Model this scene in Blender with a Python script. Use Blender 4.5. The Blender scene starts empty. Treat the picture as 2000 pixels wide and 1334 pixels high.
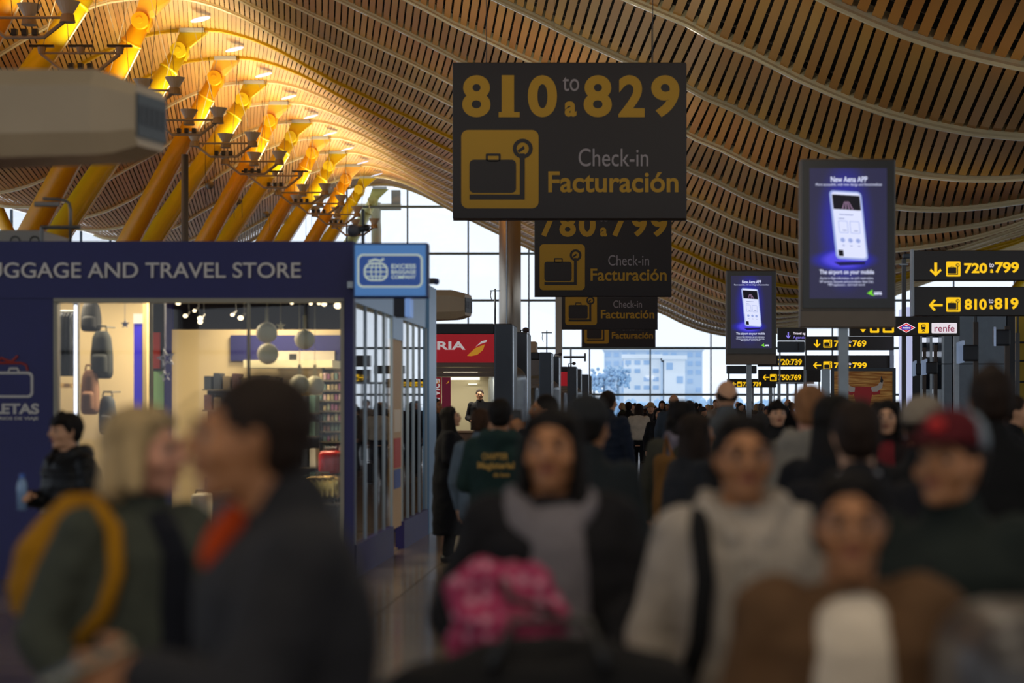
import bpy, bmesh, math, random
from mathutils import Vector, Matrix
from math import sin, cos, pi, radians

random.seed(7)
SC = bpy.context.scene
COL = SC.collection

# ------------------------------------------------------------------ camera, sky, exposure
F, HX, HY, EYE = 3900.0, 1245.0, 791.0, 1.65      # focal length and horizon in pixels of the 2000 px frame
cam_d = bpy.data.cameras.new('camera')
cam = bpy.data.objects.new('camera', cam_d)
COL.objects.link(cam)
cam.location = (0, 0, EYE)
cam.rotation_euler = (pi / 2, 0, 0)
cam_d.sensor_width = 36
cam_d.lens = F * 36 / 2000
cam_d.shift_x = -(HX - 1000) / 2000
cam_d.shift_y = (HY - 667) / 2000
cam_d.clip_start = 0.1
cam_d.clip_end = 3000
cam_d.dof.use_dof = True
cam_d.dof.focus_distance = 48
cam_d.dof.aperture_fstop = 1.65
SC.camera = cam

SC.view_settings.view_transform = 'Standard'
SC.view_settings.look = 'None'
SC.view_settings.gamma = 1
SC.view_settings.use_curve_mapping = False
SC.view_settings.exposure = 0.0
try:
    SC.cycles.max_bounces = 7
    SC.cycles.diffuse_bounces = 4
    SC.cycles.glossy_bounces = 3
    SC.cycles.transparent_max_bounces = 16
    SC.cycles.caustics_reflective = False
    SC.cycles.caustics_refractive = False
    SC.cycles.sample_clamp_indirect = 3.0
except Exception:
    pass

world = bpy.data.worlds.new('sky')
SC.world = world
world.use_nodes = True
wn = world.node_tree
bg = wn.nodes['Background']
bg.inputs['Color'].default_value = (0.86, 0.92, 1.0, 1)
bg.inputs['Strength'].default_value = 1.28

UPLIGHT_POWER = 720.0
SHOP_POWER = 60.0


def area_light(name, loc, rot, size, power, color=(1, .9, .75), size_y=None, spread=None):
    d = bpy.data.lights.new(name, 'AREA')
    d.energy = power
    d.color = color
    d.size = size
    if size_y:
        d.shape = 'RECTANGLE'
        d.size_y = size_y
    if spread:
        d.spread = spread
    o = bpy.data.objects.new(name, d)
    COL.objects.link(o)
    o.location = loc
    o.rotation_euler = rot
    return o


# added fill lamps, unseen: warm ones over the foreground, upward ones brightening the roof slopes
for i, (x, y, z, p) in enumerate(((-2.5, -5, 7.0, 130), (2.5, -5, 7.0, 130), (-1.5, 2.5, 7.5, 90), (2.5, 3.5, 7.5, 70), (0.5, 12, 8.0, 80), (1.5, 24, 8.0, 70))):
    area_light('hall_fill', (x, y, z), (radians(18) if y < 0 else 0, 0, 0), 1.8, p, (1.0, 0.86, 0.66))  # added fill over the foreground people, no fixture seen
for i, (x, y) in enumerate(((-4.5, 22.5), (-4.5, 42.0), (-5, 62.0), (-6, 84.0), (-7, 106.0), (9, 38), (9, 58), (10, 80), (11, 105), (8, 18), (-6, 130), (8, 135), (-6, 160))):
    area_light('counter_uplight', (x, y, 3.6), (pi, 0, 0), 2.5, 300 if x < 0 else 35, (1.0, 0.88, 0.66), spread=radians(170))  # added upward fill that brightens the ceiling boards


# ------------------------------------------------------------------ measuring helpers
def PX(x, Y): return (x - HX) * Y / F
def PZ(y, Y): return EYE + (HY - y) * Y / F


# ------------------------------------------------------------------ materials
def lin(c):
    c = c / 255.0
    return c / 12.92 if c <= 0.04045 else ((c + 0.055) / 1.055) ** 2.4


def rgb(h):
    h = h.lstrip('#')
    return tuple(lin(int(h[i:i + 2], 16)) for i in (0, 2, 4))


MATS = {}


def mat(name, col, rough=0.6, metal=0.0, emit=None, estr=1.0, noise=0.0, nscale=6.0, bump=0.0, bscale=40.0,
        spec=0.5, stretch=None, coat=0.0):
    if name in MATS:
        return MATS[name]
    m = bpy.data.materials.new(name)
    m.use_nodes = True
    nt = m.node_tree
    b = nt.nodes['Principled BSDF']
    c = rgb(col) if isinstance(col, str) else col
    b.inputs['Base Color'].default_value = (*c, 1)
    b.inputs['Roughness'].default_value = rough
    b.inputs['Metallic'].default_value = metal
    b.inputs['Specular IOR Level'].default_value = spec
    if coat:
        b.inputs['Coat Weight'].default_value = coat
    if emit is not None:
        e = rgb(emit) if isinstance(emit, str) else emit
        b.inputs['Emission Color'].default_value = (*e, 1)
        b.inputs['Emission Strength'].default_value = estr
    if noise or bump:
        tc = nt.nodes.new('ShaderNodeTexCoord')
        mp = nt.nodes.new('ShaderNodeMapping')
        if stretch:
            mp.inputs['Scale'].default_value = stretch
        nt.links.new(tc.outputs['Object'], mp.inputs['Vector'])
    if noise:
        n = nt.nodes.new('ShaderNodeTexNoise')
        n.inputs['Scale'].default_value = nscale
        n.inputs['Detail'].default_value = 4
        nt.links.new(mp.outputs['Vector'], n.inputs['Vector'])
        r = nt.nodes.new('ShaderNodeValToRGB')
        r.color_ramp.elements[0].position = 0.3
        r.color_ramp.elements[1].position = 0.7
        r.color_ramp.elements[0].color = tuple(max(0, v * (1 - noise)) for v in c) + (1,)
        r.color_ramp.elements[1].color = tuple(min(1, v * (1 + noise)) for v in c) + (1,)
        nt.links.new(n.outputs['Fac'], r.inputs['Fac'])
        nt.links.new(r.outputs['Color'], b.inputs['Base Color'])
    if bump:
        n2 = nt.nodes.new('ShaderNodeTexNoise')
        n2.inputs['Scale'].default_value = bscale
        n2.inputs['Detail'].default_value = 3
        nt.links.new(mp.outputs['Vector'], n2.inputs['Vector'])
        bp = nt.nodes.new('ShaderNodeBump')
        bp.inputs['Strength'].default_value = bump
        bp.inputs['Distance'].default_value = 0.02
        nt.links.new(n2.outputs['Fac'], bp.inputs['Height'])
        nt.links.new(bp.outputs['Normal'], b.inputs['Normal'])
    MATS[name] = m
    return m


def glass(name, tint, gloss=0.12, rough=0.02):
    if name in MATS:
        return MATS[name]
    m = bpy.data.materials.new(name)
    m.use_nodes = True
    nt = m.node_tree
    nt.nodes.clear()
    out = nt.nodes.new('ShaderNodeOutputMaterial')
    tr = nt.nodes.new('ShaderNodeBsdfTransparent')
    tr.inputs['Color'].default_value = (*tint, 1)
    gl = nt.nodes.new('ShaderNodeBsdfGlossy')
    gl.inputs['Roughness'].default_value = rough
    fr = nt.nodes.new('ShaderNodeFresnel')
    fr.inputs['IOR'].default_value = 1.5
    mx = nt.nodes.new('ShaderNodeMixShader')
    if gloss > 0.2:
        ad = nt.nodes.new('ShaderNodeMath')
        ad.operation = 'ADD'
        ad.use_clamp = True
        ad.inputs[1].default_value = gloss
        nt.links.new(fr.outputs['Fac'], ad.inputs[0])
        nt.links.new(ad.outputs['Value'], mx.inputs['Fac'])
    else:
        nt.links.new(fr.outputs['Fac'], mx.inputs['Fac'])
    nt.links.new(tr.outputs['BSDF'], mx.inputs[1])
    nt.links.new(gl.outputs['BSDF'], mx.inputs[2])
    nt.links.new(mx.outputs['Shader'], out.inputs['Surface'])
    MATS[name] = m
    return m


def glow(name, col, s=1.0):
    return mat(name, '#101010', 0.5, emit=col, estr=s)


# ------------------------------------------------------------------ mesh helpers
class MB:
    def __init__(self):
        self.bm = bmesh.new()

    def box(self, x0, x1, y0, y1, z0, z1):
        v = [self.bm.verts.new(p) for p in ((x0, y0, z0), (x1, y0, z0), (x1, y1, z0), (x0, y1, z0),
                                            (x0, y0, z1), (x1, y0, z1), (x1, y1, z1), (x0, y1, z1))]
        for f in ((0, 3, 2, 1), (4, 5, 6, 7), (0, 1, 5, 4), (1, 2, 6, 5), (2, 3, 7, 6), (3, 0, 4, 7)):
            self.bm.faces.new([v[i] for i in f])
        return self

    def rbox(self, x0, x1, y0, y1, z0, z1, r=0.02, seg=2):
        t = bmesh.new()
        bmesh.ops.create_cube(t, size=1)
        bmesh.ops.scale(t, vec=(x1 - x0, y1 - y0, z1 - z0), verts=t.verts)
        bmesh.ops.translate(t, vec=((x0 + x1) / 2, (y0 + y1) / 2, (z0 + z1) / 2), verts=t.verts)
        bmesh.ops.bevel(t, geom=t.edges[:] + t.verts[:], offset=r, segments=seg, affect='EDGES', profile=0.5)
        self.merge(t)
        return self

    def merge(self, t):
        me = bpy.data.meshes.new('tmp')
        t.to_mesh(me)
        t.free()
        self.bm.from_mesh(me)
        bpy.data.meshes.remove(me)

    def cyl(self, a, b, r0, r1=None, n=12, caps=True):
        if r1 is None: r1 = r0
        a, b = Vector(a), Vector(b)
        d = (b - a).normalized()
        u = d.orthogonal().normalized()
        w = d.cross(u)
        ra = [self.bm.verts.new(a + (u * cos(2 * pi * i / n) + w * sin(2 * pi * i / n)) * r0) for i in range(n)]
        rb = [self.bm.verts.new(b + (u * cos(2 * pi * i / n) + w * sin(2 * pi * i / n)) * r1) for i in range(n)]
        for i in range(n):
            j = (i + 1) % n
            self.bm.faces.new((ra[i], ra[j], rb[j], rb[i]))
        if caps:
            self.bm.faces.new(ra[::-1])
            self.bm.faces.new(rb)
        return self

    def tube(self, pts, r, n=6, closed=False):
        pts = [Vector(p) for p in pts]
        rings = []
        m = len(pts)
        up = None
        for i, p in enumerate(pts):
            if closed:
                d = (pts[(i + 1) % m] - pts[i - 1]).normalized()
            else:
                d = (pts[min(i + 1, m - 1)] - pts[max(i - 1, 0)]).normalized()
            if up is None:
                up = d.orthogonal().normalized()
            u = (up - d * up.dot(d)).normalized()
            up = u
            w = d.cross(u)
            rr = r[i] if isinstance(r, (list, tuple)) else r
            rings.append([self.bm.verts.new(p + (u * cos(2 * pi * k / n) + w * sin(2 * pi * k / n)) * rr) for k in range(n)])
        for i in range(m if closed else m - 1):
            A, B = rings[i], rings[(i + 1) % m]
            for k in range(n):
                l = (k + 1) % n
                self.bm.faces.new((A[k], A[l], B[l], B[k]))
        if not closed:
            self.bm.faces.new(rings[0][::-1])
            self.bm.faces.new(rings[-1])
        return self

    def ball(self, c, r, seg=16, rings=10):
        t = bmesh.new()
        bmesh.ops.create_uvsphere(t, u_segments=seg, v_segments=rings, radius=1)
        s = r if isinstance(r, (tuple, list)) else (r, r, r)
        bmesh.ops.scale(t, vec=s, verts=t.verts)
        bmesh.ops.translate(t, vec=c, verts=t.verts)
        self.merge(t)
        return self

    def cone(self, a, ra, b, rb, sub=2):
        """round cone: hull of two balls"""
        t = bmesh.new()
        for c, r in ((a, ra), (b, rb)):
            g = bmesh.ops.create_icosphere(t, subdivisions=sub, radius=r, matrix=Matrix.Translation(c))
        h = bmesh.ops.convex_hull(t, input=t.verts[:])
        dead = [e for e in h['geom_interior'] if isinstance(e, bmesh.types.BMVert)]
        bmesh.ops.delete(t, geom=dead, context='VERTS')
        self.merge(t)
        return self

    def hull(self, balls, sub=1):
        t = bmesh.new()
        for c, r in balls:
            s = r if isinstance(r, (tuple, list)) else (r, r, r)
            mtx = Matrix.Translation(c) @ Matrix.Diagonal((s[0], s[1], s[2], 1))
            bmesh.ops.create_icosphere(t, subdivisions=sub, radius=1, matrix=mtx)
        h = bmesh.ops.convex_hull(t, input=t.verts[:])
        dead = [e for e in h['geom_interior'] if isinstance(e, bmesh.types.BMVert)]
        bmesh.ops.delete(t, geom=dead, context='VERTS')
        self.merge(t)
        return self

    def loft(self, rings, n=24, power=2.3):
        """rings: (z, rx, ry, cx, cy)"""
        R = []
        for z, rx, ry, cx, cy in rings:
            row = []
            for i in range(n):
                a = 2 * pi * i / n
                ca, sa = cos(a), sin(a)
                row.append(self.bm.verts.new((cx + rx * math.copysign(abs(ca) ** (2 / power), ca),
                                              cy + ry * math.copysign(abs(sa) ** (2 / power), sa), z)))
            R.append(row)
        for A, B in zip(R, R[1:]):
            for i in range(n):
                j = (i + 1) % n
                self.bm.faces.new((A[i], A[j], B[j], B[i]))
        self.bm.faces.new(R[0][::-1])
        self.bm.faces.new(R[-1])
        return self

    def poly(self, pts, Y, thick):
        """flat outline in X-Z at depth Y, extruded towards +Y"""
        a = [self.bm.verts.new((x, Y, z)) for x, z in pts]
        b = [self.bm.verts.new((x, Y + thick, z)) for x, z in pts]
        n = len(pts)
        for i in range(n):
            j = (i + 1) % n
            self.bm.faces.new((a[i], a[j], b[j], b[i]))
        self.bm.faces.new(a[::-1])
        self.bm.faces.new(b)
        return self

    def frame(self, outer, inner, Y, thick):
        """ring between two outlines of equal point count"""
        O = [[self.bm.verts.new((x, Y + t, z)) for x, z in outer] for t in (0, thick)]
        I = [[self.bm.verts.new((x, Y + t, z)) for x, z in inner] for t in (0, thick)]
        n = len(outer)
        for i in range(n):
            j = (i + 1) % n
            self.bm.faces.new((O[0][i], O[0][j], I[0][j], I[0][i]))
            self.bm.faces.new((O[1][j], O[1][i], I[1][i], I[1][j]))
            self.bm.faces.new((O[0][j], O[0][i], O[1][i], O[1][j]))
            self.bm.faces.new((I[0][i], I[0][j], I[1][j], I[1][i]))
        return self

    def xform(self, m):
        bmesh.ops.transform(self.bm, matrix=m, verts=self.bm.verts)
        return self

    def mesh(self, name, m=None, smooth=False):
        bmesh.ops.recalc_face_normals(self.bm, faces=self.bm.faces)
        me = bpy.data.meshes.new(name)
        self.bm.to_mesh(me)
        self.bm.free()
        if m: me.materials.append(m)
        if smooth:
            me.polygons.foreach_set('use_smooth', [True] * len(me.polygons))
        return me

    def obj(self, name, m=None, parent=None, smooth=False):
        return link(name, self.mesh(name, m, smooth), parent)


WORLD = {}


def wloc(o):
    return WORLD.get(o.name_full, Vector((0, 0, 0)))


def link(name, me, parent=None, local=False):
    o = bpy.data.objects.new(name, me)
    COL.objects.link(o)
    if parent is not None:
        o.parent = parent
        if not local:
            if me is not None and isinstance(me, bpy.types.Mesh) and me.users <= 1 and wloc(parent).length > 0:
                me.transform(Matrix.Translation(-wloc(parent)))
                WORLD[o.name_full] = wloc(parent).copy()
    return o


def thing(name, label, cat, loc=(0, 0, 0), group=None, kind=None, rz=0):
    o = bpy.data.objects.new(name, None)
    COL.objects.link(o)
    o.location = loc
    o.rotation_euler = (0, 0, rz)
    o.empty_display_size = 0.2
    WORLD[o.name_full] = Vector(loc)
    o['label'] = label
    o['category'] = cat
    if group: o['group'] = group
    if kind: o['kind'] = kind
    return o


def tag(o, label, cat, group=None, kind=None):
    o['label'] = label
    o['category'] = cat
    if group: o['group'] = group
    if kind: o['kind'] = kind
    return o


def struct(o, label=None):
    o['kind'] = 'structure'
    if label:
        o['label'] = label
        o['category'] = o.name.split('_')[0].split('.')[0]
    return o


def rrect(x0, x1, z0, z1, r, n=5):
    p = []
    for cx, cz, a0 in ((x1 - r, z1 - r, 0), (x0 + r, z1 - r, 90), (x0 + r, z0 + r, 180), (x1 - r, z0 + r, 270)):
        for i in range(n + 1):
            a = radians(a0 + 90 * i / n)
            p.append((cx + r * cos(a), cz + r * sin(a)))
    return p


def circ(cx, cz, r, n=24):
    return [(cx + r * cos(2 * pi * i / n), cz + r * sin(2 * pi * i / n)) for i in range(n)]


TMP = bpy.data.scenes.new('workbench')
TXT = {}


def text_mesh(body, bold=0.0, res=6):
    key = (body, bold, res)
    if key in TXT:
        return TXT[key]
    c = bpy.data.curves.new('lettering', 'FONT')
    c.body = body
    c.offset = bold
    c.resolution_u = res
    c.extrude = 0.02
    o = bpy.data.objects.new('lettering', c)
    TMP.collection.objects.link(o)
    vl = TMP.view_layers[0]
    vl.update()
    me = bpy.data.meshes.new_from_object(o.evaluated_get(vl.depsgraph))
    bpy.data.objects.remove(o)
    bpy.data.curves.remove(c)
    xs = [v.co.x for v in me.vertices] or [0, 1]
    ys = [v.co.y for v in me.vertices] or [0, 1]
    TXT[key] = (me, min(xs), max(xs), min(ys), max(ys))
    return TXT[key]


def text(body, x0, x1, z0, z1, Y, m, parent, bold=0.0, yaw=0.0, name='lettering', depth=0.006):
    """fit the ink box of a word into x0..x1, z0..z1 on the plane y=Y, facing the camera"""
    src, a, b, c, d = text_mesh(body, bold)
    me = src.copy()
    me.materials.clear()
    me.materials.append(m)
    sx = (x1 - x0) / (b - a)
    sz = (z1 - z0) / (d - c)
    w = wloc(parent)
    for v in me.vertices:
        x, y, z = v.co
        v.co = (x0 + (x - a) * sx - w.x, Y - (z + 0.02) / 0.04 * depth - w.y, z0 + (y - c) * sz - w.z)
    o = bpy.data.objects.new(name, me)
    COL.objects.link(o)
    o.parent = parent
    WORLD[o.name_full] = w.copy()
    return o


def textp(body, x0, x1, y0, y1, Y, m, parent, bold=0.0, plane=None, depth=0.006):
    """same, box given in photograph pixels measured at depth plane"""
    P = plane or Y
    return text(body, PX(x0, P), PX(x1, P), PZ(y1, P), PZ(y0, P), Y, m, parent, bold, depth=depth)


def remesh(bm_builder, voxel, smooth_it=4, factor=0.5, puff=0.0, seed=0, pscale=0.12):
    me = bm_builder.mesh('tmp')
    o = bpy.data.objects.new('tmp', me)
    TMP.collection.objects.link(o)
    r = o.modifiers.new('r', 'REMESH')
    r.mode = 'VOXEL'
    r.voxel_size = voxel
    r.use_smooth_shade = True
    if puff:
        tx = bpy.data.textures.new('folds%d' % seed, 'CLOUDS')
        tx.noise_scale = pscale
        tx.noise_depth = 1
        d = o.modifiers.new('d', 'DISPLACE')
        d.texture = tx
        d.strength = puff
        d.mid_level = 0.5
    s = o.modifiers.new('s', 'SMOOTH')
    s.factor = factor
    s.iterations = smooth_it
    vl = TMP.view_layers[0]
    vl.update()
    out = bpy.data.meshes.new_from_object(o.evaluated_get(vl.depsgraph))
    bpy.data.objects.remove(o)
    bpy.data.meshes.remove(me)
    return out


# ------------------------------------------------------------------ shared materials
M_board = None


def board_material():
    m = bpy.data.materials.new('bamboo_board')
    m.use_nodes = True
    nt = m.node_tree
    b = nt.nodes['Principled BSDF']
    b.inputs['Roughness'].default_value = 0.55
    geo = nt.nodes.new('ShaderNodeNewGeometry')
    # board to board tone: one value per board
    at = nt.nodes.new('ShaderNodeAttribute')
    at.attribute_name = 'tone'
    oi = nt.nodes.new('ShaderNodeObjectInfo')
    ad = nt.nodes.new('ShaderNodeMath')
    ad.operation = 'ADD'
    nt.links.new(at.outputs['Fac'], ad.inputs[0])
    nt.links.new(oi.outputs['Random'], ad.inputs[1])
    n = nt.nodes.new('ShaderNodeMath')
    n.operation = 'FRACT'
    nt.links.new(ad.outputs['Value'], n.inputs[0])
    # bay to bay tone
    mp2 = nt.nodes.new('ShaderNodeMapping')
    mp2.inputs['Scale'].default_value = (0.02, 0.085, 0.02)
    n2 = nt.nodes.new('ShaderNodeTexNoise')
    n2.inputs['Scale'].default_value = 1.3
    n2.inputs['Detail'].default_value = 1
    nt.links.new(geo.outputs['Position'], mp2.inputs['Vector'])
    nt.links.new(mp2.outputs['Vector'], n2.inputs['Vector'])
    r = nt.nodes.new('ShaderNodeValToRGB')
    e = r.color_ramp.elements
    e[0].position = 0.0
    e[0].color = (*rgb('#b97f36'), 1)
    e[1].position = 1.0
    e[1].color = (*rgb('#cc974a'), 1)
    r2 = nt.nodes.new('ShaderNodeValToRGB')
    e2 = r2.color_ramp.elements
    e2[0].position = 0.35
    e2[0].color = (1.0, 0.90, 0.78, 1)
    e2[1].position = 0.62
    e2[1].color = (0.86, 0.95, 0.86, 1)
    mx = nt.nodes.new('ShaderNodeMixRGB')
    mx.blend_type = 'MULTIPLY'
    mx.inputs['Fac'].default_value = 1
    nt.links.new(n.outputs['Value'], r.inputs['Fac'])
    nt.links.new(n2.outputs['Fac'], r2.inputs['Fac'])
    nt.links.new(r.outputs['Color'], mx.inputs[1])
    nt.links.new(r2.outputs['Color'], mx.inputs[2])
    nt.links.new(mx.outputs['Color'], b.inputs['Base Color'])
    return m


M_board = board_material()
M_deck = mat('dark_roof_deck', '#0c0b0b', 0.9)
M_rib = mat('cream_beam_paint', '#ece0b6', 0.3, noise=0.05, nscale=0.4, coat=0.5)
M_ribyel = mat('yellow_beam_paint', '#d8b01c', 0.32, metal=0.2)
M_signdark = mat('sign_dark_brown', '#1c1517', 0.5)
M_signyel = mat('sign_yellow_film', '#b98f16', 0.55)
M_signwhite = mat('sign_white_film', '#9a949a', 0.55)
M_litdark = mat('lit_sign_face', '#1d1713', 0.35)
M_lityel = glow('lit_yellow', '#ffc913', 1.0)
M_litwhite = glow('lit_white', '#f3e9f4', 0.95)
M_steel = mat('brushed_steel', '#8f979e', 0.35, metal=0.8, noise=0.08)
M_greypaint = mat('blue_grey_paint', '#4b5763', 0.45, metal=0.2, noise=0.08, nscale=2)
M_darkgrey = mat('dark_grey_paint', '#2d333a', 0.5)
M_black = mat('black_plastic', '#0a0a0c', 0.4)
M_beige = mat('beige_painted_steel', '#b8a486', 0.45, noise=0.06, nscale=2)
M_cream = mat('cream_panel', '#d8c49a', 0.7)
M_white = mat('white_paint', '#d9dcdc', 0.5)
M_navy = mat('navy_shop_panel', '#191a62', 0.45, noise=0.05)
M_blue = mat('royal_blue_panel', '#24309a', 0.45)
M_fascia = mat('pale_blue_fascia', '#6f9cc4', 0.3, metal=0.3)  # sky light on the shop's side put into the paler blue
M_frame = mat('grey_window_frame', '#9c9888', 0.4)
M_glass_hall = glass('hall_glass', (0.90, 0.95, 1.0))
M_glass_shop = glass('shop_glass', (0.93, 0.96, 0.97))
M_glass_side = glass('reflective_shop_glass', (0.86, 0.92, 0.95), gloss=0.3)
M_red = mat('airline_red', '#c21f2c', 0.4, emit='#c21f2c', estr=0.28)

# ------------------------------------------------------------------ roof profile (metres, from normalised measurements)
S = 9.0
K = 12.42 * S / F
PROF = [(-1575, 492), (-1550, 482), (-1500, 478), (-1450, 480), (-1400, 490), (-1341, 512), (-1272, 551), (-1173, 610), (-1110, 650),
        (-1048, 686), (-993, 710), (-945, 725), (-878, 731), (-815, 731), (-765, 717), (-735, 707), (-690, 686), (-645, 660), (-595, 633),
        (-522, 598), (-449, 562), (-391, 534), (-333, 506), (-275, 476), (-216, 445), (-140, 408), (-60, 370), (42, 323), (96, 299), (137, 278),
        (187, 256), (237, 241), (288, 231), (365, 226), (451, 237), (512, 250), (573, 270), (633, 290), (694, 309), (755, 325),
        (850, 362), (950, 402), (1059, 440), (1200, 488), (1300, 518), (1450, 552), (1600, 570), (1750, 560)]


def smooth_curve(pts, sub=4):
    out = []
    n = len(pts)
    for i in range(n - 1):
        p0 = pts[max(i - 1, 0)]; p1 = pts[i]; p2 = pts[i + 1]; p3 = pts[min(i + 2, n - 1)]
        for s in range(sub):
            t = s / sub
            def f(a, b, c, d):
                return 0.5 * (2 * b + (c - a) * t + (2 * a - 5 * b + 4 * c - d) * t * t + (-a + 3 * b - 3 * c + d) * t ** 3)
            out.append((p1[0] + (p2[0] - p1[0]) * t, f(p0[1], p1[1], p2[1], p3[1])))
    out.append(pts[-1])
    return out


CUR = [(x * K, EYE + z * K) for x, z in smooth_curve(PROF)]
# light smoothing
for _ in range(3):
    CUR = [CUR[0]] + [(CUR[i][0], (CUR[i - 1][1] + 2 * CUR[i][1] + CUR[i + 1][1]) / 4) for i in range(1, len(CUR) - 1)] + [CUR[-1]]


def roof_z(x):
    for (a, za), (b, zb) in zip(CUR, CUR[1:]):
        if a <= x <= b:
            return za + (zb - za) * (x - a) / (b - a)
    return CUR[0][1] if x < CUR[0][0] else CUR[-1][1]


def DY(k): return (12.42 + k) * S       # world Y of roof beam k


K_END = 9
Y_END = DY(8.75)
XL, XR = CUR[0][0], CUR[-1][0]

# ------------------------------------------------------------------ floor
def build_floor():
    m = mat('polished_floor_stone', '#7d6f60', 0.16, noise=0.12, nscale=1.2, spec=0.6)
    fl = MB().box(XL - 8, XR + 8, -60, Y_END + 3, -0.3, -0.012).obj('floor', mat('floor_joint', '#4a4138', 0.5))
    struct(fl, 'polished grey beige stone floor of the hall')
    mats = [mat('stone_slab_a', '#807262', 0.14, noise=0.1, nscale=1.5, spec=0.6),
            mat('stone_slab_b', '#776a5c', 0.17, noise=0.1, nscale=1.5, spec=0.6),
            mat('stone_slab_c', '#877a69', 0.15, noise=0.1, nscale=1.5, spec=0.6)]
    meshes = [MB().box(-0.745, 0.745, -0.745, 0.745, -0.012, 0.0).mesh('floor_slab', mm) for mm in mats]
    used = set()
    rnd = random.Random(3)
    n = 0
    for j in range(7, 28):
        for i in range(-6, 3):
            x, y = i * 1.5 + 0.2, j * 1.5
            px = HX + F * x / y
            if px < -150 or px > 2150 or n > 290:
                continue
            o = link('floor_slab', rnd.choice(meshes), fl, local=True)
            o.location = (x, y, 0)
            used.add((i, j))
            n += 1
    rest = MB()
    for j in range(-30, int(Y_END / 1.5)):
        for i in range(-34, 36):
            if (i, j) in used: continue
            x, y = i * 1.5 + 0.2, j * 1.5
            # only as far as a slab can show
            if y > 40 and abs(x) > 12 + y * 0.1: continue
            if y < 10 and abs(x) > 10: continue
            if abs(x) > 22: continue
            v = [rest.bm.verts.new(p) for p in ((x - .745, y - .745, 0), (x + .745, y - .745, 0), (x + .745, y + .745, 0), (x - .745, y + .745, 0))]
            rest.bm.faces.new(v)
    r = rest.obj('slab_field', m, fl)
    r['kind'] = 'stuff'
    MB().box(XL - 8, -31, -60, Y_END + 3, -0.012, -0.001).obj('slab_border', m, fl)
    MB().box(33, XR + 8, -60, Y_END + 3, -0.012, -0.001).obj('slab_border', m, fl)


build_floor()


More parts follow.
